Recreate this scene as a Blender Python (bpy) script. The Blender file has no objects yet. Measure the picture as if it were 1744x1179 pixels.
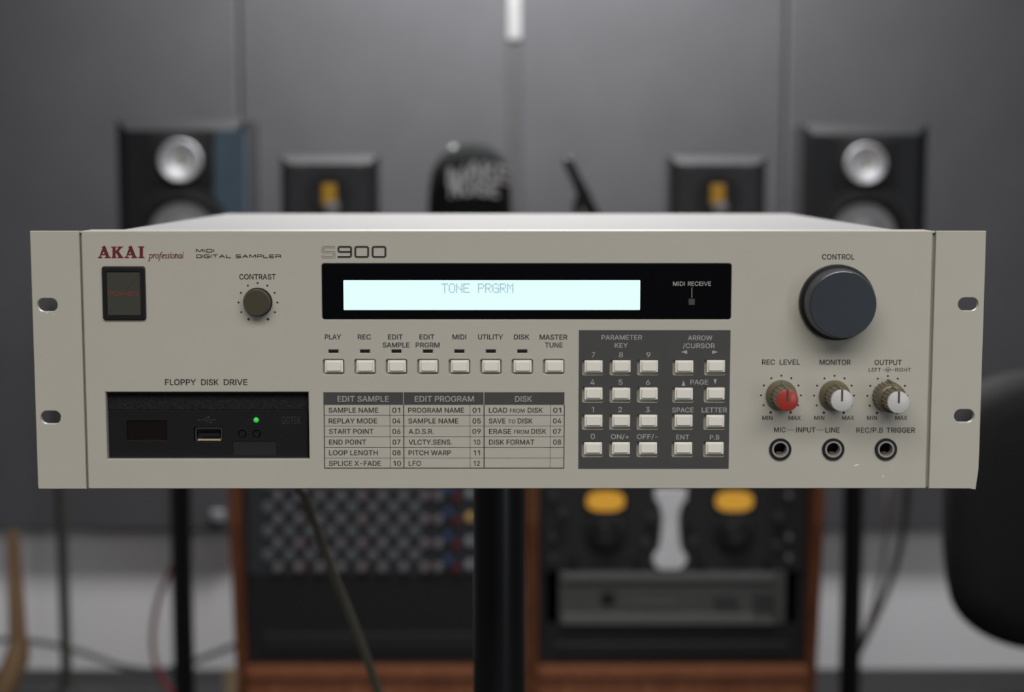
import bpy, bmesh, math, random
from mathutils import Vector, Matrix, Euler
from math import sin, cos, pi, radians as R

sc = bpy.context.scene
col = sc.collection

# ------------------------------------------------------------------ camera
ZC = 1.1538                                   # height of the sampler's front centre above the floor
FPX = 2760.0
CAM = Vector((-.0003, -.8174, 1.25))
ROT = Euler((R(83.807), R(-.003), R(-.1526)))
cam = bpy.data.cameras.new('camera')
cam.sensor_width = 36; cam.lens = FPX / 1744 * 36
cam.clip_start = .05; cam.clip_end = 50
cam.dof.use_dof = True
cam.dof.focus_distance = .81
cam.dof.aperture_fstop = 6.6
co = bpy.data.objects.new('camera', cam); col.objects.link(co)
co.location = CAM; co.rotation_euler = ROT
sc.camera = co

# ------------------------------------------------------------------ light
w = bpy.data.worlds.new('world'); sc.world = w; w.use_nodes = True
w.node_tree.nodes['Background'].inputs[0].default_value = (.8, .85, 1, 1)
w.node_tree.nodes['Background'].inputs[1].default_value = .0

def area(name, loc, sx, sy, power, rot=(0, 0, 0), color=(1, 1, 1), spread=180):
    l = bpy.data.lights.new(name, 'AREA'); l.shape = 'RECTANGLE'; l.size = sx; l.size_y = sy
    l.energy = power; l.color = color; l.spread = R(spread)
    o = bpy.data.objects.new(name, l); col.objects.link(o); o.location = loc; o.rotation_euler = rot
    return o
area('ceiling_lamp_wall', (.03, 2.66, 2.64), .9, .22, 78, color=(1, .99, 1), spread=160)
area('ceiling_lamp_middle', (0, 1.0, 2.66), 1.8, .5, 22, color=(1, .99, .985), spread=130)
area('ceiling_lamp_front', (.2, -1.9, 2.66), 3.0, 1.5, 88, color=(1, .975, .94), spread=140)
area('window_daylight', (1.95, -3.12, 1.25), .45, 1.5, 13, rot=(R(90), 0, 0), color=(.88, .94, 1))

sc.view_settings.view_transform = 'Standard'
sc.view_settings.look = 'None'
sc.view_settings.exposure = 0
sc.view_settings.gamma = 1
sc.view_settings.use_curve_mapping = False

# ------------------------------------------------------------------ helpers
M3 = ROT.to_matrix()
def at(px, py, Y=0.0):
    """the point of the upright plane y=Y that lies behind a pixel of the 1744x1179 photograph"""
    d = M3 @ Vector(((px - 872) / FPX, (589.5 - py) / FPX, -1))
    t = (Y - CAM.y) / d.y
    return CAM + d * t
def pm(px, py, Y=0.0):
    p = at(px, py, Y); return (p.x, p.z)

def lin(c):
    return tuple((v / 12.92 if v <= .04045 else ((v + .055) / 1.055) ** 2.4) for v in c)
def hexc(h):
    return lin(tuple(int(h[i:i + 2], 16) / 255 for i in (0, 2, 4)))

def mat(name, h, rough=.5, metal=0, var=.06, scale=40, bump=0, bscale=300, emit=None, coat=0, spec=.5, trans=0):
    m = bpy.data.materials.new(name); m.use_nodes = True
    nt = m.node_tree; b = nt.nodes['Principled BSDF']
    c = hexc(h) if isinstance(h, str) else h
    tc = nt.nodes.new('ShaderNodeTexCoord')
    n = nt.nodes.new('ShaderNodeTexNoise'); n.inputs['Scale'].default_value = scale; n.inputs['Detail'].default_value = 4
    nt.links.new(tc.outputs['Object'], n.inputs['Vector'])
    r = nt.nodes.new('ShaderNodeMapRange')
    r.inputs['From Min'].default_value = .3; r.inputs['From Max'].default_value = .7
    r.inputs['To Min'].default_value = 1 - var; r.inputs['To Max'].default_value = 1 + var
    nt.links.new(n.outputs['Fac'], r.inputs['Value'])
    mx = nt.nodes.new('ShaderNodeVectorMath'); mx.operation = 'SCALE'
    mx.inputs[0].default_value = c[:3]
    nt.links.new(r.outputs['Result'], mx.inputs['Scale'])
    nt.links.new(mx.outputs['Vector'], b.inputs['Base Color'])
    b.inputs['Roughness'].default_value = rough; b.inputs['Metallic'].default_value = metal
    b.inputs['Coat Weight'].default_value = coat; b.inputs['Coat Roughness'].default_value = .05
    b.inputs['Specular IOR Level'].default_value = spec
    if bump:
        n2 = nt.nodes.new('ShaderNodeTexNoise'); n2.inputs['Scale'].default_value = bscale; n2.inputs['Detail'].default_value = 3
        nt.links.new(tc.outputs['Object'], n2.inputs['Vector'])
        bp = nt.nodes.new('ShaderNodeBump'); bp.inputs['Strength'].default_value = bump; bp.inputs['Distance'].default_value = .0004
        nt.links.new(n2.outputs['Fac'], bp.inputs['Height']); nt.links.new(bp.outputs['Normal'], b.inputs['Normal'])
    if emit:
        b.inputs['Emission Color'].default_value = (*hexc(emit[0]), 1); b.inputs['Emission Strength'].default_value = emit[1]
    return m

def wood(name, h1, h2, rough=.45):
    m = mat(name, h1, rough)
    nt = m.node_tree; b = nt.nodes['Principled BSDF']
    tc = nt.nodes.new('ShaderNodeTexCoord'); mp = nt.nodes.new('ShaderNodeMapping'); mp.inputs['Scale'].default_value = (30, 30, 2)
    n = nt.nodes.new('ShaderNodeTexNoise'); n.inputs['Scale'].default_value = 2; n.inputs['Detail'].default_value = 6; n.inputs['Distortion'].default_value = 1.2
    rp = nt.nodes.new('ShaderNodeValToRGB')
    rp.color_ramp.elements[0].position = .35; rp.color_ramp.elements[0].color = (*hexc(h1), 1)
    rp.color_ramp.elements[1].position = .7; rp.color_ramp.elements[1].color = (*hexc(h2), 1)
    nt.links.new(tc.outputs['Object'], mp.inputs['Vector']); nt.links.new(mp.outputs['Vector'], n.inputs['Vector'])
    nt.links.new(n.outputs['Fac'], rp.inputs['Fac']); nt.links.new(rp.outputs['Color'], b.inputs['Base Color'])
    return m

WL = {}
def root(name, label, cat, loc=(0, 0, 0), group=None):
    o = bpy.data.objects.new(name, None); col.objects.link(o); o.empty_display_size = .05
    o.location = loc; WL[o.name] = Vector(loc)
    o['label'] = label; o['category'] = cat
    if group: o['group'] = group
    return o
def finish(name, bm, m, parent=None, smooth=False, label=None, loc=None, kind=None, cat=None, group=None, norm=True):
    if norm: bmesh.ops.recalc_face_normals(bm, faces=bm.faces)
    if loc is None:
        lo = [min(v.co[i] for v in bm.verts) for i in range(3)]; hi = [max(v.co[i] for v in bm.verts) for i in range(3)]
        loc = Vector([(a + b) / 2 for a, b in zip(lo, hi)])
        if parent is None: loc.z = lo[2]
        bm.transform(Matrix.Translation(-loc))
    me = bpy.data.meshes.new(name); bm.to_mesh(me); bm.free()
    if smooth:
        me.shade_smooth()
        try: me.set_sharp_from_angle(angle=R(35))
        except Exception: pass
    return link(name, me, m, parent, loc, label, kind, cat, group)
def link(name, me, m, parent, loc, label=None, kind=None, cat=None, group=None):
    o = bpy.data.objects.new(name, me); col.objects.link(o)
    if m and not me.materials: me.materials.append(m)
    loc = Vector(loc); WL[o.name] = loc
    if parent: o.parent = parent; o.location = loc - WL[parent.name]
    else: o.location = loc
    if label: o['label'] = label
    if kind: o['kind'] = kind
    if cat: o['category'] = cat
    if group: o['group'] = group
    return o
def repeat(o, loc, label=None):
    c = o.copy(); col.objects.link(c); c.parent = o.parent
    WL[c.name] = Vector(loc); c.location = Vector(loc) - (WL[o.parent.name] if o.parent else Vector())
    if label: c['label'] = label
    return c

def box(bm, x0, x1, y0, y1, z0, z1, bev=0, seg=2):
    b = bmesh.new()
    bmesh.ops.create_cube(b, size=1)
    for v in b.verts:
        v.co = Vector(((x0 + x1) / 2 + v.co.x * (x1 - x0), (y0 + y1) / 2 + v.co.y * (y1 - y0), (z0 + z1) / 2 + v.co.z * (z1 - z0)))
    if bev: bmesh.ops.bevel(b, geom=b.edges[:], offset=bev, segments=seg, affect='EDGES', profile=.5)
    me = bpy.data.meshes.new('t'); b.to_mesh(me); b.free(); bm.from_mesh(me); bpy.data.meshes.remove(me)
    return bm
def lathe(bm, prof, c, ax='y-', seg=40, mod=None, cap=True):
    """prof: (radius, distance along the axis); ax y- points at the viewer"""
    c = Vector(c)
    def P(r, h, a, i):
        if mod: r = r * mod(a, i)
        if ax == 'y-': return c + Vector((r * cos(a), -h, r * sin(a)))
        return c + Vector((r * cos(a), r * sin(a), h))
    rings = [[bm.verts.new(P(r, h, 2 * pi * k / seg, i)) for k in range(seg)] for i, (r, h) in enumerate(prof)]
    for a, b in zip(rings, rings[1:]):
        for k in range(seg): bm.faces.new((a[k], a[(k + 1) % seg], b[(k + 1) % seg], b[k]))
    if cap:
        bm.faces.new(rings[0]); bm.faces.new(rings[-1])
    return bm
def tube(bm, pts, r, seg=8, cap=True):
    pts = [Vector(p) for p in pts]; rings = []
    for i, p in enumerate(pts):
        t = (pts[min(i + 1, len(pts) - 1)] - pts[max(i - 1, 0)]).normalized()
        u = t.cross(Vector((0, 1, 0)))
        if u.length < .2: u = t.cross(Vector((1, 0, 0)))
        u.normalize(); v = t.cross(u); rr = r[i] if isinstance(r, (list, tuple)) else r
        rings.append([bm.verts.new(p + (u * cos(2 * pi * k / seg) + v * sin(2 * pi * k / seg)) * rr) for k in range(seg)])
    for a, b in zip(rings, rings[1:]):
        for k in range(seg): bm.faces.new((a[k], a[(k + 1) % seg], b[(k + 1) % seg], b[k]))
    if cap: bm.faces.new(rings[0]); bm.faces.new(rings[-1])
    return bm
def smoothpath(pts, n=6):
    pts = [Vector(p) for p in pts]; out = []
    for i in range(len(pts) - 1):
        p0 = pts[max(i - 1, 0)]; p1 = pts[i]; p2 = pts[i + 1]; p3 = pts[min(i + 2, len(pts) - 1)]
        for k in range(n):
            t = k / n
            out.append(.5 * ((2 * p1) + (p2 - p0) * t + (2 * p0 - 5 * p1 + 4 * p2 - p3) * t * t + (3 * p1 - p0 - 3 * p2 + p3) * t ** 3))
    out.append(pts[-1]); return out
def rrect(x0, x1, z0, z1, r, n=4):
    if r <= 0: return [(x0, z0), (x1, z0), (x1, z1), (x0, z1)]
    out = []
    for cx, cz, a0 in ((x1 - r, z0 + r, -90), (x1 - r, z1 - r, 0), (x0 + r, z1 - r, 90), (x0 + r, z0 + r, 180)):
        for k in range(n + 1):
            a = R(a0 + 90 * k / n); out.append((cx + r * cos(a), cz + r * sin(a)))
    return out
def circle(cx, cz, r, n=32):
    return [(cx + r * cos(2 * pi * k / n), cz + r * sin(2 * pi * k / n)) for k in range(n)]
def area2(p):
    return sum(p[i][0] * p[(i + 1) % len(p)][1] - p[(i + 1) % len(p)][0] * p[i][1] for i in range(len(p))) / 2
def offset(p, d):
    """move every edge to its right by d (grows a counter-clockwise outline)"""
    n = len(p); out = []
    for i in range(n):
        a, b, c = Vector(p[i - 1]), Vector(p[i]), Vector(p[(i + 1) % n])
        e1 = b - a; e2 = c - b
        if e1.length < 1e-9 or e2.length < 1e-9: out.append(tuple(b)); continue
        n1 = Vector((e1.y, -e1.x)).normalized(); n2 = Vector((e2.y, -e2.x)).normalized()
        m = n1 + n2
        k = 1 + n1.dot(n2)
        m = m / k if k > .35 else m.normalized() * 1.3
        out.append(tuple(b + m * d))
    return out
def loft(bm, rings, cap0=True, cap1=True):
    """rings of (points, y), all with the same count"""
    vs = [[bm.verts.new((x, y, z)) for x, z in pts] for pts, y in rings]
    for a, b in zip(vs, vs[1:]):
        n = len(a)
        for k in range(n): bm.faces.new((a[k], a[(k + 1) % n], b[(k + 1) % n], b[k]))
    if cap0: bm.faces.new(vs[0])
    if cap1: bm.faces.new(vs[-1])
    return bm
def fill(bm, loops, y):
    es = []; allv = []
    for pts in loops:
        vs = [bm.verts.new((x, y, z)) for x, z in pts]; allv.append(vs)
        es += [bm.edges.new((vs[i], vs[(i + 1) % len(vs)])) for i in range(len(vs))]
    bmesh.ops.triangle_fill(bm, edges=es, use_beauty=True, use_dissolve=False, normal=(0, -1, 0))
    return allv
def plate(bm, outer, holes, y0, y1, ch=.0003):
    if area2(outer) < 0: outer = outer[::-1]
    holes = [h if area2(h) < 0 else h[::-1] for h in holes]
    loops = [outer] + holes
    front = fill(bm, [offset(l, -ch) for l in loops], y0)
    back = []
    for l, f in zip(loops, front):
        mid = [bm.verts.new((x, y0 + ch, z)) for x, z in l]; bk = [bm.verts.new((x, y1, z)) for x, z in l]; n = len(l)
        for k in range(n):
            bm.faces.new((f[k], f[(k + 1) % n], mid[(k + 1) % n], mid[k])); bm.faces.new((mid[k], mid[(k + 1) % n], bk[(k + 1) % n], bk[k]))
        back.append(bk)
    es = [bm.edges.get((b[k], b[(k + 1) % len(b)])) for b in back for k in range(len(b))]
    bmesh.ops.triangle_fill(bm, edges=es, use_beauty=True, use_dissolve=False, normal=(0, 1, 0))
    return bm
def ribbon(bm, pts, wd, y, closed=False):
    n = len(pts); L = []; Rr = []
    for i in range(n):
        b = Vector(pts[i])
        a = Vector(pts[i - 1]) if (i or closed) else None
        c = Vector(pts[(i + 1) % n]) if (i < n - 1 or closed) else None
        ns = []
        if a is not None and (b - a).length > 1e-9: e = b - a; ns.append(Vector((e.y, -e.x)).normalized())
        if c is not None and (c - b).length > 1e-9: e = c - b; ns.append(Vector((e.y, -e.x)).normalized())
        m = sum(ns, Vector((0, 0)))
        if len(ns) == 2:
            k = 1 + ns[0].dot(ns[1]); m = m / k if k > .3 else m.normalized() * 1.6
        ww = wd[i] if isinstance(wd, (list, tuple)) else wd
        L.append(bm.verts.new((b.x - m.x * ww / 2, y, b.y - m.y * ww / 2))); Rr.append(bm.verts.new((b.x + m.x * ww / 2, y, b.y + m.y * ww / 2)))
    for i in range(n if closed else n - 1):
        j = (i + 1) % n; bm.faces.new((L[i], L[j], Rr[j], Rr[i]))
def fillet(pts, r, closed=False, n=4):
    out = []; N = len(pts)
    for i in range(N):
        if not closed and i in (0, N - 1): out.append(pts[i]); continue
        a, b, c = Vector(pts[i - 1]), Vector(pts[i]), Vector(pts[(i + 1) % N])
        u = (a - b); v = (c - b); rr = min(r, u.length * .49, v.length * .49)
        p = b + u.normalized() * rr; q = b + v.normalized() * rr
        for k in range(n + 1):
            t = k / n; out.append(tuple((1 - t) ** 2 * p + 2 * t * (1 - t) * b + t * t * q))
    return out

# ------------------------------------------------------------------ lettering
GL = {"A":[480,[16,0,201,509,276,509,463,0,395,0,281,321,239,478,218,389,85,0],[110,142,110,199,370,199,370,142]],"B":[456,[60,0,60,509,261,508,298,502,336,487,364,464,384,436,395,403,398,361,391,329,376,304,356,286,336,275,315,264,344,255,372,239,392,218,408,192,415,166,418,129,413,100,400,67,383,44,359,26,328,11,301,4,258,0],[125,57,267,58,296,63,318,72,339,89,353,117,354,152,345,180,334,196,319,210,301,220,279,228,255,231,125,231],[125,285,249,286,274,291,297,301,320,323,334,352,335,385,324,414,296,440,267,450,125,452]],"C":[510,[267,-7,217,-2,182,9,140,32,104,63,76,104,55,152,45,193,40,254,45,315,55,356,76,405,104,445,140,477,182,500,229,513,267,516,305,513,340,504,373,490,402,471,427,447,448,418,463,385,473,348,408,348,403,368,392,390,365,423,329,444,282,455,240,454,199,441,163,416,134,381,117,345,107,303,103,254,107,206,117,163,134,127,157,98,184,76,215,61,249,54,282,54,315,60,350,75,375,96,397,127,408,160,473,160,463,124,448,91,428,62,402,38,373,19,341,5,305,-4]],"D":[502,[219,0,96,0,96,57,227,57,261,61,301,72,341,97,370,132,383,158,392,187,397,220,399,255,397,291,392,323,379,361,365,385,342,412,320,428,285,443,244,451,93,452,93,509,254,507,307,498,342,484,382,458,414,423,439,379,451,342,460,286,459,210,448,155,439,130,421,97,398,68,381,52,340,25,291,8,263,3],[125,509,125,0,60,0,60,509]],"E":[419,[60,0,60,509,372,509,372,452,125,452,125,286,355,280,355,229,125,229,125,57,375,57,375,0]],"F":[410,[60,0,60,509,369,509,369,452,125,452,125,278,346,278,346,221,125,221,125,0]],"G":[520,[269,-7,229,-4,182,9,139,32,104,64,75,104,54,153,45,194,40,254,45,315,54,356,75,405,103,445,139,477,181,500,227,513,265,516,304,513,340,504,374,489,403,469,429,445,449,416,465,384,474,349,408,349,392,385,370,415,341,437,306,451,271,456,239,454,206,444,176,428,145,397,125,364,111,325,104,279,104,229,111,184,125,145,151,105,184,76,207,64,233,57,259,53,285,54,309,57,338,68,357,79,374,93,396,123,410,160,415,202,434,199,283,199,283,256,478,256,478,188,471,141,456,100,433,65,395,30,357,10,315,-3]],"H":[517,[60,0,60,509,125,509,125,289,392,289,392,509,457,509,457,0,392,0,392,232,339,232,125,232,125,0]],"I":[203,[69,0,69,509,134,509,134,0]],"J":[396,[185,-7,147,-3,113,7,84,25,67,41,48,70,40,92,34,131,33,173,98,173,99,128,106,97,122,74,143,59,170,51,200,51,226,59,248,74,263,97,272,136,272,509,336,509,336,145,335,118,330,92,321,70,309,50,294,33,276,19,256,7,235,0]],"K":[467,[104,145,104,216,178,307,364,509,448,509,230,276],[60,0,60,509,125,509,125,0],[372,0,188,259,228,309,449,0]],"L":[393,[60,0,60,509,125,509,125,57,361,57,361,0]],"M":[628,[60,0,60,509,152,509,280,180,322,49,307,49,342,158,476,509,568,509,568,0,504,0,504,327,510,457,469,326,342,0,286,0,166,301,116,457,120,407,122,0]],"N":[523,[60,0,60,509,136,509,360,155,410,54,399,166,399,509,463,509,463,0,387,0,169,344,114,453,125,300,125,0]],"O":[533,[267,-7,217,-2,182,9,140,32,105,63,76,104,55,152,43,208,40,254,45,315,55,356,76,405,105,445,140,477,182,500,229,513,267,516,305,513,352,500,394,477,429,445,458,405,479,356,490,300,493,254,488,193,479,152,458,104,429,63,394,32,352,9,305,-4],[267,53,302,57,334,68,364,86,388,112,408,144,419,173,428,217,430,254,427,303,419,336,408,365,388,397,364,423,334,441,302,452,267,456,232,452,199,441,170,422,145,397,125,364,114,335,107,303,103,254,105,217,114,173,125,144,145,112,170,86,199,68,232,57]],"P":[445,[60,0,60,509,258,508,298,501,332,487,354,473,371,456,386,437,397,415,404,391,408,365,406,313,399,288,390,265,366,233,347,216,324,203,279,189,247,186,125,186,125,0],[125,243,255,244,281,249,306,262,322,276,331,289,343,325,344,348,343,371,331,406,318,423,306,433,286,443,268,449,240,452,125,452]],"Q":[533,[245,159,313,159,468,-48,401,-48],[267,-7,217,-2,182,9,140,32,105,63,76,104,55,152,43,208,40,254,45,315,55,356,76,405,105,445,140,477,182,500,229,513,267,516,305,513,352,500,394,477,429,445,458,405,479,356,490,300,493,254,488,193,479,152,458,104,429,63,394,32,352,9,305,-4],[267,53,302,57,334,68,364,86,388,112,408,144,419,173,428,217,430,254,427,303,419,336,408,365,388,397,364,423,334,441,302,452,267,456,232,452,199,441,170,422,145,397,125,364,114,335,107,303,103,254,105,217,114,173,125,144,145,112,170,86,199,68,232,57]],"R":[449,[60,0,60,509,259,508,299,501,341,484,361,470,377,453,390,433,400,411,406,387,409,361,405,309,397,286,386,265,361,235,325,213,279,201,247,198,125,198,125,0],[125,256,241,255,287,263,307,272,326,288,338,309,344,335,344,370,336,400,319,425,298,440,275,448,248,452,125,452],[353,0,230,229,303,229,428,0]],"S":[447,[224,-9,192,-7,153,0,120,13,91,31,69,54,52,81,42,111,38,137,104,137,112,105,120,92,134,77,166,59,206,50,250,51,286,60,319,80,338,105,345,129,344,153,337,172,323,188,305,200,282,210,160,247,118,266,93,283,74,303,60,326,55,344,52,381,58,413,71,441,90,466,115,486,154,504,189,513,227,516,256,514,292,507,324,494,351,476,372,455,389,429,398,401,401,378,337,378,335,393,326,412,313,428,296,441,275,451,251,457,206,458,183,453,162,446,145,435,132,422,120,402,116,385,116,366,121,348,138,327,165,310,200,297,302,267,331,255,359,238,382,215,397,193,406,165,408,139,405,107,394,77,377,51,360,34,331,15,297,1,257,-7]],"T":[449,[32,452,32,509,417,509,417,452,257,452,257,0,193,0,193,452]],"U":[517,[259,-8,203,-2,172,7,145,20,121,37,101,57,85,80,72,105,64,133,60,163,60,509,124,509,124,171,128,144,135,125,156,92,181,71,220,56,259,52,298,56,336,71,362,92,382,125,390,150,392,171,393,509,457,509,457,163,453,133,445,105,433,80,416,57,396,37,372,20,345,7,315,-2]],"V":[480,[204,0,16,509,84,509,198,189,242,31,258,111,395,509,463,509,278,0]],"W":[686,[155,0,16,509,82,509,170,171,193,40,209,135,306,509,380,509,469,166,492,40,506,125,603,509,670,509,530,0,455,0,361,349,342,439,344,475,329,366,230,0]],"X":[474,[18,0,217,284,217,236,29,509,104,509,206,358,237,292,263,348,374,509,446,509,259,239,259,287,456,0,382,0,266,168,238,230,218,184,91,0]],"Y":[472,[203,0,203,208,16,509,91,509,208,318,230,276,250,230,224,230,243,277,280,344,381,509,455,509,268,208,268,0]],"Z":[438,[42,0,42,46,306,431,341,476,348,454,40,452,40,509,397,509,397,462,137,85,97,33,90,54,399,57,399,0]],"0":[453,[227,-7,184,-2,155,8,122,31,95,62,73,102,58,151,51,192,48,254,50,301,58,358,74,406,95,447,123,478,156,500,184,511,227,516,269,511,298,500,331,478,358,447,380,406,395,358,402,316,405,254,403,207,395,151,380,102,359,62,331,31,298,8,259,-4],[227,50,255,53,273,61,295,79,313,103,327,135,337,173,342,205,344,254,343,291,337,336,327,374,313,405,295,430,273,448,255,456,227,460,205,457,180,448,158,430,140,405,126,374,116,336,111,303,109,254,110,217,116,173,126,135,140,103,158,79,180,61,205,52]],"1":[380,[276,509,276,0,212,0,212,448,86,358,86,427,198,509]],"2":[453,[64,0,64,47,282,282,311,327,317,344,320,367,317,397,305,422,285,442,255,456,229,459,207,458,186,454,164,442,147,426,137,409,130,390,127,362,66,362,69,397,79,428,90,449,111,473,136,492,166,506,198,514,234,515,268,511,299,500,319,488,343,469,361,445,371,425,379,396,381,372,379,350,373,323,354,284,319,238,153,58,389,57,389,0]],"3":[453,[218,-7,182,-4,148,4,118,17,98,30,75,51,58,77,49,99,44,132,109,132,117,103,133,80,156,63,191,52,225,50,259,55,289,68,312,89,325,116,329,150,321,187,303,213,280,231,249,242,219,247,157,248,157,299,288,450,70,452,70,509,372,509,372,461,211,284,244,290,273,287,316,272,350,248,371,222,387,186,393,145,387,103,379,80,366,59,350,41,324,21,301,9,275,0,248,-5]],"4":[453,[40,105,40,158,247,509,311,509,109,163,413,163,413,105],[282,0,282,318,343,318,343,0]],"5":[453,[221,-7,186,-4,162,2,133,15,108,32,87,54,72,79,63,108,60,130,122,130,127,108,135,93,147,79,165,65,187,55,206,51,227,50,250,53,266,59,285,71,301,86,314,104,323,126,327,143,328,169,324,193,314,221,293,248,270,265,242,275,213,277,182,273,149,261,128,246,67,253,96,509,366,509,366,452,151,452,134,301,168,321,208,332,250,332,294,321,326,302,357,271,379,231,389,192,391,153,385,117,373,83,354,54,323,25,293,7,259,-3]],"6":[453,[226,-7,190,-3,157,7,128,24,99,53,81,82,69,115,64,152,66,192,80,239,108,295,252,509,322,509,148,261,158,280,173,294,192,305,214,312,244,314,270,311,294,305,316,295,335,282,352,266,366,247,377,225,384,201,388,176,389,148,385,121,378,96,368,73,354,52,331,28,303,10,279,1,254,-5],[226,48,249,51,264,55,283,66,299,79,312,97,321,117,327,157,321,198,312,218,299,235,283,249,264,259,226,265,188,259,169,249,153,235,141,219,131,199,125,158,131,117,141,97,153,79,169,66,188,55,204,51]],"7":[453,[97,0,323,452,62,452,62,509,391,509,391,449,165,0]],"8":[453,[226,-7,187,-4,160,2,128,15,101,33,79,56,63,82,54,111,52,135,58,178,68,201,81,220,97,237,115,251,153,266,125,278,107,291,93,308,81,328,72,357,70,380,74,410,80,431,90,450,104,467,139,494,184,511,226,516,269,511,313,494,348,467,361,450,372,431,380,403,382,380,378,349,371,328,359,308,345,291,327,278,300,266,337,251,356,237,372,220,385,201,394,178,401,135,399,111,390,82,374,56,352,33,325,15,292,2,265,-4],[226,49,269,55,290,63,307,74,320,88,330,104,337,139,335,155,330,175,319,193,305,208,288,220,267,229,226,235,185,229,164,220,147,208,133,193,122,175,117,155,115,139,122,104,132,88,145,74,162,63,183,55],[226,290,261,295,278,303,293,313,305,327,313,343,319,376,314,408,305,424,294,437,279,447,262,455,226,460,191,455,173,447,159,437,147,424,139,408,133,376,139,343,147,327,159,313,174,303,191,295]],"9":[453,[226,516,262,512,295,502,324,485,354,456,372,427,384,393,389,357,386,317,373,270,344,214,200,0,130,0,259,200,238,196,209,195,183,198,159,204,137,214,118,227,101,243,87,262,76,283,68,307,64,333,64,361,67,388,74,413,85,436,99,457,122,480,150,498,174,508,199,514],[226,460,204,458,188,453,170,443,154,429,141,412,132,392,125,352,132,311,141,291,154,274,170,260,188,250,226,243,264,250,283,260,299,273,312,290,321,310,327,350,321,392,312,412,299,429,283,443,264,453,249,458]],".":[188,[95,-4,78,-1,63,9,53,24,50,41,53,59,63,73,78,83,95,87,113,83,128,73,138,59,141,41,138,24,128,9,113,-1]],"/":[249,[235,533,71,-76,14,-76,178,533]],"-":[453,[337,244,337,188,114,188,114,244]],"+":[453,[198,34,198,364,255,364,255,34],[61,172,61,226,391,226,391,172]]}
def lay(s, sp=150):
    x = 0; out = []
    for ch in s:
        if ch == ' ': x += sp; continue
        if ch == '~': ch = '-'
        g = GL[ch]
        out.append((g[1:], x)); x += g[0]
    return out
def text(s, x0, x1, y0, y1, m, parent, Y=-.00006, wt=15, plane=0.0, sp=150, name='lettering', label=None):
    """letters filling the box x0..x1, y0..y1 (pixels of the photograph) on the plane"""
    a = at(x0, y1, plane); b = at(x1, y1, plane); c = at(x0, y0, plane)
    gs = lay(s, sp)
    xs = [p[i] + x for g, x in gs for p in g for i in range(0, len(p), 2)]
    lo, hi = min(xs), max(xs); sx = (b.x - a.x) / (hi - lo); sz = (c.z - a.z) / 509
    bm = bmesh.new(); k = 0
    for g, x in gs:
        outs = []; holes = []
        for p in g:
            q = [(p[i] + x, p[i + 1]) for i in range(0, len(p), 2)]
            (outs if area2(q) < 0 else holes).append(q)
        for q in outs:
            X = [v[0] for v in q]; Z = [v[1] for v in q]
            hs = [h for h in holes if min(X) <= h[0][0] <= max(X) and min(Z) <= h[0][1] <= max(Z)]
            loops = [[(a.x + (u - lo) * sx, a.z + v * sz) for u, v in offset(l, -wt)] for l in [q] + hs]
            fill(bm, loops, plane + Y - 1e-6 * k); k = (k + 1) % 3
    return finish(name, bm, m, parent, label=label)

# extended square letters, each (width, list of polylines); height 1
SQ = {
 'M': (1.55, [[(0, 0), (0, 1), (.12, 1), (.775, .12), (1.43, 1), (1.55, 1), (1.55, 0)]]),
 'I': (0, [[(0, 0), (0, 1)]]),
 'D': (1.25, [[(0, 0), (.0, 1), (1.25, 1), (1.25, 0), (0, 0), (0, .1)]]),
 'G': (1.25, [[(1.25, 1), (0, 1), (0, 0), (1.25, 0), (1.25, .48), (.6, .48)]]),
 'T': (1.3, [[(0, 1), (1.3, 1)], [(.65, 1), (.65, 0)]]),
 'A': (1.5, [[(0, 0), (.75, 1), (1.5, 0)], [(.35, .33), (1.15, .33)]]),
 'L': (1.15, [[(0, 1), (0, 0), (1.15, 0)]]),
 'S': (1.2, [[(1.2, .85), (1.2, 1), (0, 1), (0, .5), (1.2, .5), (1.2, 0), (0, 0), (0, .15)]]),
 'P': (1.25, [[(0, 0), (0, 1), (1.25, 1), (1.25, .4), (0, .4)]]),
 'E': (1.2, [[(1.2, 1), (0, 1), (0, 0), (1.2, 0)], [(0, .5), (1.1, .5)]]),
 'R': (1.25, [[(0, 0), (0, 1), (1.25, 1), (1.25, .4), (0, .4)], [(1.25, .4), (1.25, 0)]]),
 'O': (1.25, [[(.6, 1), (0, 1), (0, 0), (1.25, 0), (1.25, 1), (.6, 1)]]),
 'W': (1.9, [[(0, 1), (.5, 0), (.95, 1), (1.4, 0), (1.9, 1)]]),
}
def square_text(s, x0, x1, y0, y1, m, parent, wd, plane=0.0, Y=-.00006, gap=.42):
    a = at(x0, y1, plane); b = at(x1, y1, plane); c = at(x0, y0, plane)
    x = 0; L = []
    for ch in s:
        if ch == ' ': x += 1.0; continue
        L.append((SQ[ch], x)); x += SQ[ch][0] + gap
    tot = x - gap; sx = (b.x - a.x) / tot; sz = c.z - a.z
    bm = bmesh.new(); k = 0
    for (wid, ps), x in L:
        for p in ps:
            q = [(a.x + (u + x) * sx, a.z + wd / 2 + v * (sz - wd)) for u, v in p]
            if len(q) > 3: q = fillet(q, wd * .9, n=3)
            ribbon(bm, q, wd, plane + Y - 1e-6 * k); k = (k + 1) % 4
    return finish('lettering', bm, m, parent)

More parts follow.
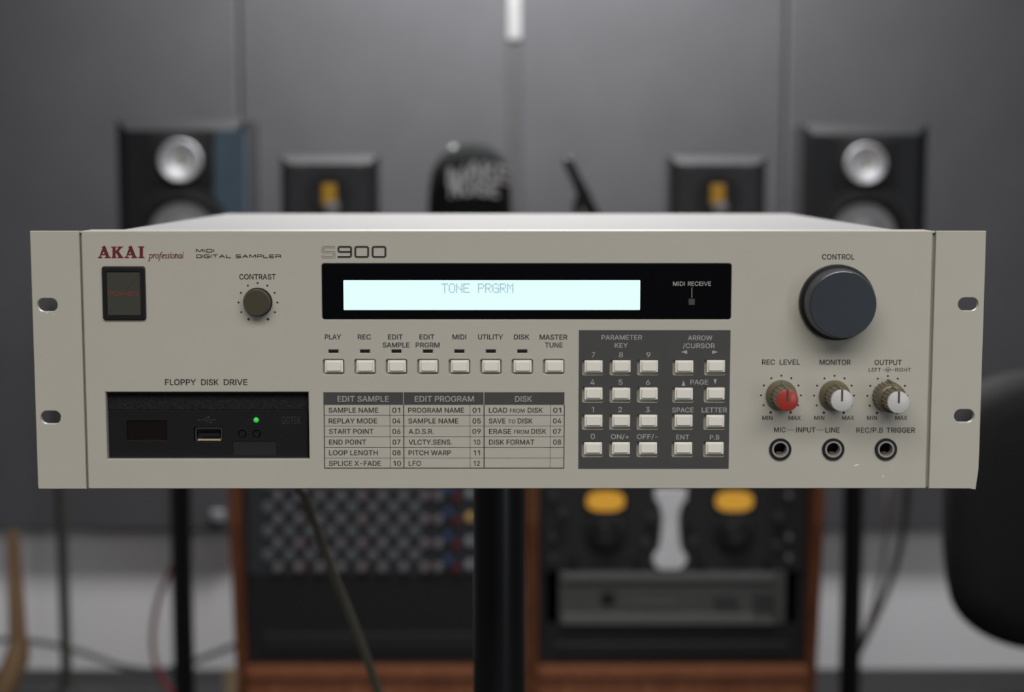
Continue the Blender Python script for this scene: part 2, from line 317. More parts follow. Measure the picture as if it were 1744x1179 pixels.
# ------------------------------------------------------------------ materials
PAINT = mat('beige_enamel', (.445, .425, .368), .4, var=.012, scale=60, bump=.06, bscale=2500)
COVER = mat('light_cover_enamel', (.295, .293, .288), .62, spec=.25, var=.012, scale=60, bump=.05, bscale=2500)
INK = mat('dark_ink', '2a2523', .6)
GREYINK = mat('charcoal_print', (.052, .052, .050), .5, var=.05)
LIGHTINK = mat('pale_grey_ink', (.36, .355, .34), .6)
THININK = mat('grey_ink', '4a4642', .6)
RED = mat('crimson_ink', (.115, .008, .018), .5)
CREAM = mat('cream_plastic', (.76, .735, .665), .36, var=.015, coat=.15)
BLACKP = mat('black_plastic', (.006, .006, .0068), .45, spec=.35, bump=.25, bscale=1500)
SATINB = mat('satin_black', (.008, .008, .009), .35)
GLOSSB = mat('black_acrylic', (.001, .0012, .002), .08, var=.02, spec=.18)
FOAM = mat('grainy_black', (.008, .008, .0088), .8, spec=.3, var=.7, scale=900, bump=1, bscale=1200)
STEEL = mat('steel', (.6, .6, .6), .22, metal=1, var=.03)
DULL = mat('dull_grey_metal', (.42, .41, .39), .42, metal=.6, var=.03)
BRONZE = mat('bronze_plastic', (.135, .112, .066), .35, var=.05, coat=.2)
BRONZED = mat('dark_bronze_plastic', (.060, .052, .032), .3, var=.05, coat=.1)
SLATE = mat('slate_blue_plastic', (.027, .034, .045), .33, var=.03)
REDCAP = mat('red_plastic', (.33, .036, .026), .3, var=.03)
WHITECAP = mat('silver_white_plastic', (.52, .52, .50), .3, var=.02)
NOTCH = mat('notch_brown', (.06, .052, .036), .4)
SMOKE = mat('smoky_grey_plastic', (.052, .052, .042), .3, var=.03)
LCD = mat('lit_screen', (.01, .01, .01), .4, emit=('e2fffb', 1.0))
LCDT = mat('screen_dots', (.01, .01, .01), .5, emit=('7ea6c6', .9))
LEDG = mat('green_light', '2fae3a', .3, emit=('3cc048', .55))
LEDOFF = mat('unlit_lens', (.010, .009, .010), .2)

# ------------------------------------------------------------------ room
YW = at(872, 1140, 0).y
d_ = M3 @ Vector((0, (589.5 - 1140) / FPX, -1)); YW = CAM.y + d_.y * (-CAM.z / d_.z)     # wall where the floor ends
PT = .03                                                                                   # acoustic panel thickness
WALLW = mat('white_wall_paint', (.80, .79, .80), .7, var=.03, scale=3)
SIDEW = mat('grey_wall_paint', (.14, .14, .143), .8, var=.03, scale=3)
CARPET = mat('dark_carpet', (.011, .011, .012), .95, var=.3, scale=200, bump=.6, bscale=900)
FELT = mat('grey_felt', (.080, .080, .085), .95, var=.06, scale=6, bump=.3, bscale=700)
CEIL = mat('ceiling_paint', (.6, .6, .6), .9, var=.02, scale=2)
XW, YB, HC = 2.4, -3.2, 2.72
def room(name, m, *b):
    return finish(name, box(bmesh.new(), *b), m, kind='structure')
room('floor', CARPET, -XW, XW, YB, YW, -.1, 0)
room('ceiling', CEIL, -XW, XW, YB, YW, HC, HC + .1)
back = room('wall_back', WALLW, -XW, XW, YW, YW + .1, 0, HC)
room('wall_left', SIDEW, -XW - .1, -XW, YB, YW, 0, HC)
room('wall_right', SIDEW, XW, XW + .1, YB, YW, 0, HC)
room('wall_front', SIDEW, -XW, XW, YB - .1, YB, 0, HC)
YP = YW - PT
zb = at(872, 903, YP).z
x1, x2, x3 = at(410, 300, YP).x, at(876, 300, YP).x, at(1336, 300, YP).x
pw = (x3 - x1) / 2; gapc = .031
edges = [(-XW + .01, x1 - pw - .003), (x1 - pw + .003, x1 - .003), (x1 + .003, x2 - gapc / 2), (x2 + gapc / 2, x3 - .003), (x3 + .003, x3 + pw - .003), (x3 + pw + .003, XW - .01)]
for i, (a, b) in enumerate(edges):
    finish('acoustic_panel', box(bmesh.new(), a, b, YP + (.006 if i in (2, 3) else 0), YW, zb, HC - .005, .005), FELT, back)
zt = at(872, 66, YP).z
finish('joint_strip', box(bmesh.new(), x2 - gapc / 2, x2 + gapc / 2, YP + .014, YW, zb, zt), mat('grey_joint', (.065, .065, .066), .8), back)
finish('joint_strip', box(bmesh.new(), x2 - gapc / 2, x2 + gapc / 2, YP + .010, YW, zt, HC - .01), mat('white_joint', (.30, .30, .30), .6), back, label='white upper joint strip')

# ------------------------------------------------------------------ the sampler
S = root('rack_sampler', 'beige rackmount sampler with lit screen, knobs and disk drive, on the black pole stand', 'sampler', (0, .15, ZC - .0663))
zt, zbm = ZC + .0663, ZC - .0663
def X(px, py=613, Y=0.0): return at(px, py, Y).x
def Zp(py, px=872, Y=0.0): return at(px, py, Y).z
LE, RE = (X(51, 393) + X(64.5, 832)) / 2, (X(1681, 393) + X(1666, 800)) / 2
gl0, gl1 = (X(136.3, 394) + X(145.2, 832)) / 2, (X(139.8, 394) + X(149, 832)) / 2
gr0, gr1 = (X(1589.5, 394) + X(1576, 832)) / 2, (X(1594.8, 394) + X(1581.5, 832)) / 2
Ztop, Zbot = Zp(393.6), Zp(832.8)

# buttons: recess rectangles
holes = []
fb_w, fb_h = X(586.2, 625) - X(550.1, 625), Zp(612.3) - Zp(637.8)
fz = Zp(625); f0 = X(568.1, 625); f1 = X(943, 625)
fcent = [(f0 + (f1 - f0) * k / 7, fz) for k in range(8)]
kx = [X((960 + c / 4.21), 626) for c in (208.5, 406.5, 603.5, 857.5, 1084)]
kz = [Zp(540 + r / 4.21, 1110) for r in (362, 557.5, 753, 948.5)]
kw, kh = 153 / 4.21 * (X(1001, 626) - X(1000, 626)), 111 / 4.21 * (Zp(626) - Zp(627))
kcent = [(x, z) for z in kz for x in kx]
for cx, cz in fcent: holes.append(rrect(cx - fb_w / 2, cx + fb_w / 2, cz - fb_h / 2, cz + fb_h / 2, .0011, 3))
kholes = [rrect(cx - kw / 2, cx + kw / 2, cz - kh / 2, cz + kh / 2, .0009, 3) for cx, cz in kcent]
holes += kholes
# indicator slots
lw, lh = X(576.3, 599) - X(559.8, 599), Zp(596.2) - Zp(601.5)
lcent = [(f0 + (f1 - f0) * k / 7, Zp(598.8)) for k in range(7)]
for cx, cz in lcent: holes.append(rrect(cx - lw / 2, cx + lw / 2, cz - lh / 2, cz + lh / 2, 0))
# window, drive, power switch, jacks
win = (X(547.8, 449), X(1245.2, 497), Zp(543.9), Zp(449.3)); holes.append(rrect(*win, .0012, 3))
drv = ((X(179.3, 668) + X(182.8, 782)) / 2, (X(525.4, 668) + X(526.8, 782)) / 2, Zp(782.4, 350), Zp(668.2, 350)); holes.append(rrect(*drv, 0))
psw = ((X(174, 454) + X(176.8, 544)) / 2, (X(246.6, 454) + X(248.6, 544)) / 2, Zp(544.5, 210), Zp(454.8, 210)); holes.append(rrect(*psw, .001, 3))
jac = [at(1328.6, 765.2), at(1418.8, 765.2), at(1508.5, 765.2)]
JR = 19.0 * .8174 / FPX
for p in jac: holes.append(circle(p.x, p.z, JR - .0004))
front = finish('front_panel', plate(bmesh.new(), [(gl1, Zbot), (gr0, Zbot), (gr0, Ztop), (gl1, Ztop)], holes, 0, .004, .0004), PAINT, S)
# flanges behind the panel edge and grooves
bm = bmesh.new()
box(bm, gl0, gr1, .0012, .0245, Ztop - .0012, Ztop - .0001, .0003)
box(bm, gl0, gr1, .0042, .0245, Zbot, Zbot + .0015, .0003)
box(bm, gl0 - .001, gl1 + .004, .0030, .0042, Zbot + .0002, Ztop - .001)
box(bm, gr0 - .004, gr1 + .001, .0030, .0042, Zbot + .0002, Ztop - .001)
finish('panel_flange', bm, PAINT, S)
# backing behind the cutouts
finish('backing_board', box(bmesh.new(), fcent[0][0] - .01, X(1250), .0043, .006, kz[-1] - .012, fz + .008), CREAM, S)

# ears with slotted holes
def slot(px, py):
    p = at(px, py); return rrect(p.x - .00515, p.x + .00515, p.z - .0034, p.z + .0034, .0033, 6)
finish('rack_ear', plate(bmesh.new(), [(LE + .0006, Zbot), (gl0, Zbot), (gl0, Ztop), (LE, Ztop), (LE, Zbot + .0006)], [slot(80.6, 519.5), slot(86.3, 711.2)], 0, .003, .00025), PAINT, S)
finish('rack_ear', plate(bmesh.new(), [(gr1, Zbot), (RE - .0045, Zbot - .0001), (RE - .0013, Zbot - .0006), (RE - .0001, Zbot + .0100), (RE, Zbot + .02), (RE, Ztop), (gr1, Ztop)], [slot(1649, 518.3), slot(1642.2, 708.6)], 0, .003, .00025),
       PAINT, S, label='right ear with a bent lower corner')
# chassis
W, D, zc = .2101, .3994, ZC + .0639
bm = bmesh.new(); box(bm, -W, W, .0245, D, Zbot + .002, zc - .0012, .001)
finish('chassis', bm, COVER, S)
bm = bmesh.new(); box(bm, -W - .0004, W + .0004, .0246, D + .0003, zc - .0012, zc, .0004)
finish('top_cover', bm, COVER, S)
for sx in (-1, 1):
    for yy in (.05, .36):
        finish('foot', lathe(bmesh.new(), [(.008, 0), (.008, -.0045), (.006, -.006)][::-1], (sx * .17, yy, Zbot + .002), 'z', 16), BLACKP, S)

# power switch
ps = finish('power_switch', loft(bmesh.new(), [(rrect(*psw, .001, 3), .002), (rrect(*psw, .001, 3), -.0012), (offset(rrect(*psw, .001, 3), -.0005), -.0016),
     (offset(rrect(psw[0] + .0021, psw[1] - .0021, psw[2] + .002, psw[3] - .0021, .0004, 3), 0), -.0016), (rrect(psw[0] + .0021, psw[1] - .0021, psw[2] + .002, psw[3] - .0021, .0004, 3), .0015)]), SATINB, S)
pi_ = ((X(181.6, 462) + X(183.2, 537)) / 2, (X(240.4, 462) + X(242.4, 537)) / 2, Zp(537.7, 210), Zp(462.4, 210))
q = rrect(*pi_, .0002, 2)
finish('rocker', loft(bmesh.new(), [(q, .001), (q, -.0006), (offset(q, -.0003), -.0009)]), SMOKE, ps, label='smoky grey rocker')
square_text('POWER', 185.3, 236.6, 496.6, 503.9, mat('red_print', (.19, .035, .022), .5), ps, .00032, Y=-.00098, gap=.35)

# display window
dw = finish('display_window', loft(bmesh.new(), [(rrect(*win, .0012, 3), .002), (rrect(*win, .0012, 3), .0001), (offset(rrect(*win, .0012, 3), -.0002), -.0001)]), GLOSSB, S)
lc = (X(585, 500), X(1090.3, 500), Zp(528.2), Zp(477.3))
finish('screen', loft(bmesh.new(), [(rrect(*lc, .0004, 3), .0015), (rrect(*lc, .0004, 3), -.00014)]), LCD, dw, label='glowing pale cyan screen')
F57 = {'T': '11111 00100 00100 00100 00100 00100 00100', 'O': '01110 10001 10001 10001 10001 10001 01110', 'N': '10001 10001 11001 10101 10011 10001 10001',
 'E': '11111 10000 10000 11110 10000 10000 11111', 'P': '11110 10001 10001 11110 10000 10000 10000', 'R': '11110 10001 10001 11110 10100 10010 10001',
 'G': '01110 10001 10000 10111 10001 10001 01111', 'M': '10001 11011 10101 10101 10001 10001 10001'}
bm = bmesh.new(); u = X(753, 490) - X(752, 490)
cx0, cz0 = X(752.9, 484), Zp(483.9)
for i, ch in enumerate('TONE PRGRM'):
    if ch == ' ': continue
    for r_, row in enumerate(F57[ch].split()):
        for c_, v in enumerate(row):
            if v == '1':
                x = cx0 + (i * 12.39 + c_ * 2.25) * u; z = cz0 - r_ * 2.33 * u; h = .88 * u
                bm.faces.new([bm.verts.new(p) for p in ((x - h, -.0002, z - h), (x + h, -.0002, z - h), (x + h, -.0002, z + h), (x - h, -.0002, z + h))])
finish('screen_characters', bm, LCDT, dw)
text('MIDI RECEIVE', 1146.3, 1210.6, 479.8, 486.8, LIGHTINK, dw, Y=-.00018, wt=11, sp=260)
bm = bmesh.new(); ribbon(bm, [pm(1178.4, 489.5), pm(1178.2, 507)], .0003, -.0002); finish('pointer_line', bm, LIGHTINK, dw)
bm = bmesh.new(); fill(bm, [[pm(1172.7, 519.3), pm(1183, 519.3), pm(1183.1, 508.9), pm(1172.7, 508.9)]], -.0002)
finish('indicator_light', bm, mat('dark_grey_lens', (.055, .055, .055), .4), dw)

# function indicators
for k, (cx, cz) in enumerate(lcent):
    finish('indicator_light', box(bmesh.new(), cx - lw / 2, cx + lw / 2, .0006, .003, cz - lh / 2, cz + lh / 2), LEDOFF, S)

# push buttons
def button_mesh():
    bm = bmesh.new(); u = .8174 / FPX
    def rr(w, h, r, dx=0, dz=0): return rrect(dx - w * u / 2, dx + w * u / 2, dz - h * u / 2, dz + h * u / 2, r * u, 3)
    loft(bm, [(rr(31, 20.8, 1), .0035), (rr(31, 20.8, 1.2), -.0003), (rr(30.3, 20.1, 1.2), -.0005), (rr(25.2, 15.6, 1.4), -.0005), (rr(24.8, 15.2, 1.4), -.0011), (rr(23.8, 14.2, 1.4), -.0014)])
    bmesh.ops.recalc_face_normals(bm, faces=bm.faces)
    me = bpy.data.meshes.new('push_button'); bm.to_mesh(me); bm.free(); me.shade_smooth(); me.set_sharp_from_angle(angle=R(25)); return me
bme = button_mesh(); u = .8174 / FPX
def tray(nm, wd, ht):
    bm = bmesh.new(); box(bm, -wd / 2 + .00002, wd / 2 - .00002, .0022, .0041, -ht / 2 + .00002, ht / 2 - .00002)
    me = bpy.data.meshes.new(nm); bm.to_mesh(me); bm.free(); return me
tf, tk = tray('button_tray', fb_w, fb_h), tray('button_tray', kw, kh)
for cx, cz in fcent: link('button_tray', tf, PAINT, S, (cx, .0, cz))
for cx, cz in kcent: link('button_tray', tk, PAINT, S, (cx, .0, cz))
rnd = random.Random(3)
for cx, cz in fcent: link('push_button', bme, CREAM, S, (cx + .95 * u + rnd.uniform(-.3, .3) * u, 0, cz + 1.2 * u))
for cx, cz in kcent: link('keypad_button', bme, CREAM, S, (cx + 1.5 * u + rnd.uniform(-.5, .5) * u, 0, cz + 2.1 * u + rnd.uniform(-.3, .3) * u))

# keypad field (dark print round the keys)
kp = [(X(985.3, 680), Zp(798.8, 1110)), (X(1242.6, 680), Zp(798.8, 1110)), (X(1242.6, 680), Zp(562.5, 1110)), (X(985.3, 680), Zp(562.5, 1110))]
bm = bmesh.new(); fill(bm, [kp] + [offset(h, .00005 if area2(h) > 0 else -.00005)[::-1] for h in kholes], -.00004)
kf = finish('keypad_field', bm, GREYINK, S)
def kt(s, a, b, c, d, **k): return text(s, 960 + a / 4.21, 960 + b / 4.21, 540 + c / 4.21, 540 + d / 4.21, LIGHTINK, kf, Y=-.0001, **k)
kt('PARAMETER', 272, 562, 130, 163, wt=8); kt('KEY', 366, 459, 187, 220, wt=8); kt('ARROW', 891, 1065, 133, 166, wt=8); kt('/CURSOR', 855, 1083, 190, 223, wt=8)
for s, a, b, c, d in (('7', 202, 224, 253, 289), ('8', 396, 425, 253, 289), ('9', 593, 623, 253, 289), ('4', 193, 221, 449, 486), ('5', 394, 422, 449, 486), ('6', 590, 618, 450, 486),
                      ('1', 202, 216, 646, 682), ('2', 391, 418, 646, 682), ('3', 588, 616, 646, 682), ('0', 194, 223, 838, 875)): kt(s, a, b, c, d, wt=5)
for s, a, b, c, d in (('PAGE', 909, 1034, 451, 484), ('SPACE', 778, 930, 650, 684), ('LETTER', 990, 1170, 650, 684), ('ON/+', 339, 468, 842, 875),
                      ('OFF/~', 525, 674, 842, 875), ('ENT', 808, 899, 845, 878), ('P.B', 1048, 1115, 846, 879)): kt(s, a, b, c, d, wt=8)
def tri(*p):
    bm = bmesh.new(); fill(bm, [[pm(960 + a / 4.21, 540 + b / 4.21) for a, b in p]], -.0001); finish('arrow_mark', bm, LIGHTINK, kf)
tri((840, 251), (885, 265), (885, 238)); tri((1108, 252), (1065, 240), (1065, 265)); tri((859, 455), (846, 493), (872, 493)); tri((1086, 482), (1074, 447), (1098, 447))

# printed lettering on the front
def ft(s, a, b, c, d, m=INK, **k): return text(s, a, b, c, d, m, front, **k)
ft('PLAY', 553.5, 580.8, 570, 578.1); ft('REC', 609.7, 631.8, 570, 578.1); ft('EDIT', 661, 685.7, 570, 578.1); ft('SAMPLE', 652.1, 697.2, 583.7, 591.9)
ft('EDIT', 714.6, 739.6, 570, 578.1); ft('PRGRM', 708.3, 748.5, 583.7, 591.9); ft('MIDI', 770.8, 793.8, 570, 578.1); ft('UTILITY', 814.4, 856.3, 570, 578.1)
ft('DISK', 875.5, 901.3, 570, 578.1); ft('MASTER', 919.3, 966, 570.3, 578.5); ft('TUNE', 928.5, 958, 583.8, 592)
ft('CONTRAST', 407.8, 469.5, 467.2, 476); ft('FLOPPY', 281.4, 333.5, 646.3, 656); ft('DISK', 343, 372, 646.3, 656); ft('DRIVE', 381.5, 421, 646.3, 656)
ft('CONTROL', 1400.1, 1454.9, 433.2, 442)
def f7(s, a, b, c, d, **k): return ft(s, 1240 + a / 3.791, 1240 + b / 3.791, 590 + c / 3.791, 590 + d / 3.791, **k)
f7('REC', 220, 302, 86, 118); f7('LEVEL', 333, 463, 86, 118); f7('MONITOR', 591, 790, 87, 119); f7('OUTPUT', 946, 1120, 88, 120)
f7('LEFT', 908, 986, 140, 164, wt=7); f7('RIGHT', 1078, 1179, 140, 164, wt=7)
for a, b in ((221, 286), (556, 620), (897, 961)): f7('MIN', a, b, 449, 475, wt=13)
for a, b in ((391, 468), (736, 813), (1080, 1156)): f7('MAX', a, b, 449, 475, wt=13)
f7('MIC', 297, 371, 524, 555); f7('INPUT', 440, 563, 524, 555); f7('LINE', 629, 719, 525, 556); f7('REC/P.B', 828, 999, 526, 557, wt=9); f7('TRIGGER', 1023, 1206, 526, 557)
for a, b in ((378, 427), (574, 623)):
    bm = bmesh.new(); ribbon(bm, [pm(1240 + a / 3.791, 732.6), pm(1240 + b / 3.791, 732.6)], .00024, -.00006); finish('print_line', bm, INK, front)
bm = bmesh.new()
c = pm(1240 + 1033 / 3.791, 590 + 152 / 3.791)
ribbon(bm, [pm(1240 + 997 / 3.791, 630.1), (c[0] + .0002, c[1])], .00024, -.00006); ribbon(bm, [(c[0] + .0012, c[1]), pm(1240 + 1071 / 3.791, 630.1)], .00024, -.00006)
ribbon(bm, circle(*c, .00115, 24), .00022, -.000065, True); fill(bm, [circle(*c, .00045, 14)], -.00007)
finish('balance_symbol', bm, INK, front)

# maker's lettering: slab capitals and an italic word
def aki(p): return pm(150 + p[0] / 9.69, 405 + p[1] / 9.69)
Aout = [(163, 337), (163, 320), (187, 312), (238, 172), (224, 164), (230, 149), (275, 130), (286, 141), (352, 312), (375, 320), (375, 337), (276, 337), (276, 320), (297, 312), (290, 292), (218, 292), (211, 312), (238, 320), (238, 337)]
Ahole = [(257, 232), (237, 267), (275, 267)]
Kout = [(378, 145), (472, 145), (472, 160), (455, 166), (455, 222), (500, 168), (484, 160), (484, 145), (577, 145), (577, 160), (552, 167), (507, 225), (566, 312), (586, 320), (586, 337), (490, 337), (490, 320), (503, 314), (462, 252), (455, 260), (455, 312), (470, 320), (470, 337), (388, 337), (388, 320), (403, 312), (403, 166), (378, 160)]
Iout = [(824, 142), (930, 142), (930, 158), (907, 165), (907, 312), (932, 320), (932, 337), (832, 337), (832, 320), (850, 312), (850, 165), (824, 158)]
bm = bmesh.new()
for o_, h_, dx in ((Aout, Ahole, 0), (Kout, None, 0), (Aout, Ahole, 438), (Iout, None, 0)):
    loops = [[aki((a + dx, b)) for a, b in o_]] + ([[aki((a + dx, b)) for a, b in h_]] if h_ else [])
    fill(bm, loops, -.00006)
finish('lettering', bm, RED, front, label='crimson slab capitals')
def arc(cx, cy, rx, ry, a0, a1, n=12): return [(cx + rx * cos(R(a0 + (a1 - a0) * k / n)), cy + ry * sin(R(a0 + (a1 - a0) * k / n))) for k in range(n + 1)]
IT = {'p': (.86, [[(.0, .85), (.14, 1), (.14, -.68)], [(.0, -.7), (.34, -.7)], arc(.42, .5, .3, .5, 150, -150)]),
 'r': (.58, [[(.0, .88), (.14, 1), (.14, 0)], [(.14, .55), (.26, .85), (.4, 1), (.52, .9)]]),
 'o': (.76, [arc(.36, .5, .29, .5, 0, 360, 18)]),
 'f': (.62, [[(.08, -.7), (.2, -.6), (.26, 0), (.28, 1.1), (.38, 1.5), (.58, 1.55), (.66, 1.42)], [(.04, .95), (.54, .95)]]),
 'e': (.66, [[(.1, .5), (.5, .62), (.55, .85), (.4, 1), (.2, .85), (.08, .45), (.14, .12), (.32, 0), (.54, .18)]]),
 's': (.58, [[(.5, .85), (.34, 1), (.16, .9), (.16, .68), (.42, .38), (.44, .15), (.26, 0), (.04, .15)]]),
 'i': (.36, [[(.0, .88), (.14, 1), (.14, .1), (.28, .05)], [(.14, 1.32), (.14, 1.5)]]),
 'n': (.84, [[(.0, .88), (.14, 1), (.14, 0)], [(.14, .6), (.34, .92), (.5, 1), (.6, .85), (.6, .1), (.76, .05)]]),
 'a': (.82, [arc(.34, .5, .27, .5, 40, 330), [(.62, 1), (.6, .1), (.76, .05)]]),
 'l': (.34, [[(.04, 1.5), (.14, 1.6), (.14, .1), (.28, .05)]])}
bm = bmesh.new(); a = at(252.6, 440); b = at(312.6, 440); uz = (at(252, 433.4).z - a.z)
tot = sum(IT[ch][0] for ch in 'professional') + .18; ux = (b.x - a.x) / tot; x = .12
for k, ch in enumerate('professional'):
    for j, p in enumerate(IT[ch][1]):
        q = [(a.x + (u_ + x + .16 * v_) * ux, a.z + v_ * uz) for u_, v_ in p]
        vert = len(p) < 4
        ribbon(bm, q, .00048 if vert else .00040, -.00006 - 1e-6 * ((k + j) % 3))
    x += IT[ch][0]
finish('lettering', bm, RED, front, label='crimson italic word')
square_text('MIDI', 334.4, 364.2, 424, 430.3, INK, front, .00045)
square_text('DIGITAL', 334.9, 393.3, 433.4, 439.8, INK, front, .00045)
square_text('SAMPLER', 402.2, 477.8, 433.4, 439.8, INK, front, .00045)
# model number: outlined S, heavy 900
def sq(p): return pm(535 + p[0] / 12.457, 405 + p[1] / 12.457)
bm = bmesh.new(); u = .8174 / FPX
def rr_(pts, wpx, closed=False, r=34, y=-.00006): ribbon(bm, [sq(p) for p in fillet(pts, r, closed, 5)], wpx / 12.457 * u, y, closed)
rr_([(438, 238), (438, 184), (169, 184), (169, 325), (410, 325), (410, 392), (198, 392), (198, 375)], 9)
rr_([(404, 236), (404, 216), (200, 216), (200, 292), (443, 292), (443, 430), (171, 430), (171, 375)], 9, y=-.000062)
finish('lettering', bm, THININK, front, label='outlined letter')
bm = bmesh.new()
rr_([(498, 408), (784, 408), (784, 196), (515, 196), (515, 302), (784, 302)], 42, r=40)
rr_([(873, 196), (1146, 196), (1146, 408), (873, 408)], 42, True, 40); rr_([(1241, 196), (1512, 196), (1512, 408), (1241, 408)], 42, True, 40)
finish('lettering', bm, INK, front, label='heavy rounded numerals')

# printed table
def tp(a, b): return pm(530 + a / 3.488, 600 + b / 3.488)
bm = bmesh.new()
fill(bm, [[tp(73, 313), tp(1504, 313), tp(1505, 238), tp(72, 238)]], -.00004)
tb = finish('table_header', bm, GREYINK, front)
bm = bmesh.new()
for yy in (375, 439, 502, 566, 629): ribbon(bm, [tp(76, yy), tp(1503, yy)], .00022, -.00005)
ribbon(bm, [tp(77, 313), tp(80, 689), tp(1501, 689), tp(1504, 313)], .00045, -.000052)
for a, b, w_ in ((467, 469, .0002), (549, 551, .0005), (943, 945, .0002), (1027, 1027, .0005), (1422, 1420, .0002)): ribbon(bm, [tp(a, 313), tp(b, 689)], w_, -.000054)
finish('table_lines', bm, INK, front)
bm = bmesh.new()
for a in (548, 1026): ribbon(bm, [tp(a, 238), tp(a, 313)], .00035, -.00006)
finish('table_lines', bm, LIGHTINK, front, label='pale header dividers')
def tt(s, a, b, yb, m=INK, h=28.5, **k): return text(s, 530 + a / 3.488, 530 + b / 3.488, 600 + (yb - h) / 3.488, 600 + yb / 3.488, m, front, sp=190, **k)
tt('EDIT SAMPLE', 157, 461, 294, LIGHTINK, 33, wt=7); tt('EDIT PROGRAM', 616, 966, 294, LIGHTINK, 33, wt=7); tt('DISK', 1212, 1311, 294, LIGHTINK, 33, wt=7)
rows = [(359, [('SAMPLE NAME', 104, 398), ('01', 482, 528), ('PROGRAM NAME', 577, 907), ('01', 959, 1003), ('LOAD', 1056, 1164), ('DISK', 1287, 1375), ('01', 1438, 1484)]),
 (423, [('REPLAY MODE', 105, 391), ('04', 483, 530), ('SAMPLE NAME', 578, 873), ('05', 959, 1007), ('SAVE', 1056, 1153), ('DISK', 1227, 1314), ('04', 1437, 1485)]),
 (485, [('START POINT', 107, 369), ('06', 483, 530), ('A.D.S.R.', 580, 727), ('09', 958, 1007), ('ERASE', 1057, 1188), ('DISK', 1308, 1396), ('07', 1437, 1483)]),
 (549, [('END POINT', 107, 326), ('07', 484, 530), ('VLCTY.SENS.', 580, 836), ('10', 966, 1004), ('DISK FORMAT', 1057, 1325), ('08', 1438, 1484)]),
 (612, [('LOOP LENGTH', 107, 395), ('08', 484, 531), ('PITCH WARP', 579, 830), ('11', 966, 1002)]),
 (675, [('SPLICE X-FADE', 107, 413), ('10', 489, 533), ('LFO', 580, 652), ('12', 966, 1002)])]
for yb, items in rows:
    for s, a, b in items: tt(s, a, b, yb, wt=13)
tt('FROM', 1181, 1267, 359, h=23, wt=8); tt('TO', 1171, 1213, 423, h=23, wt=8); tt('FROM', 1206, 1293, 485, h=23, wt=8)

# dial marks
def dots(cx, cy, r, name='dial_mark'):
    bm = bmesh.new(); c = at(cx, cy); u = .8174 / FPX
    for k, ang in enumerate((90, 60, 30, 0, -30, -60, 120, 150, 180, 210, 240)):
        big = ang in (-60, 240); rr = (2.3 if big else 1.75) * u
        fill(bm, [circle(c.x + r * u * cos(R(ang)), c.z + r * u * sin(R(ang)), rr, 14)], -.00006)
    finish(name, bm, INK, front)
dots(439.3, 515.3, 33.2); dots(1330.1, 673.6, 34.3); dots(1420.6, 673.9, 34.3); dots(1511.2, 674.3, 34.3)
# chips in the paint
bm = bmesh.new()
fill(bm, [[pm(1452, 794), pm(1458, 791), pm(1463.5, 790.5), pm(1460, 793.5)]], -.00005); fill(bm, [[pm(1501, 811.5), pm(1505, 810), pm(1506, 812.5)]], -.00005)
for a, b in ((92, 536), (80, 533), (104, 713)): fill(bm, [circle(*pm(a, b), .0003, 8)], -.00005)
finish('paint_chip', bm, mat('bare_primer', (.75, .75, .74), .5), front)

# contrast knob
u = .8174 / FPX; c = at(439.3, 514.6)
ck = finish('contrast_knob', lathe(bmesh.new(), [(24.8 * u, -.0005), (24.8 * u, .0012), (24.2 * u, .0016), (22.0 * u, .0016)], c, seg=48), SATINB, S, True)
finish('knob_cap', lathe(bmesh.new(), [(22.9 * u, .001), (22.7 * u, .0046), (21.0 * u, .0057), (20.6 * u, .0058)], c, seg=48), BRONZED, ck, True, label='olive brown cap')
# control knob
c = at(1425, 515)
kn = finish('control_knob', lathe(bmesh.new(), [(65.0 * u, -.0005), (65.0 * u, .0022), (64.2 * u, .0030), (60 * u, .0032)], c, seg=72), SATINB, S, True)
finish('knob_cap', lathe(bmesh.new(), [(60 * u, .003), (59.6 * u, .0045), (56.6 * u, .0150), (55.0 * u, .0161), (54.4 * u, .0163)], c, seg=72), SLATE, kn, True, label='large slate blue cap')
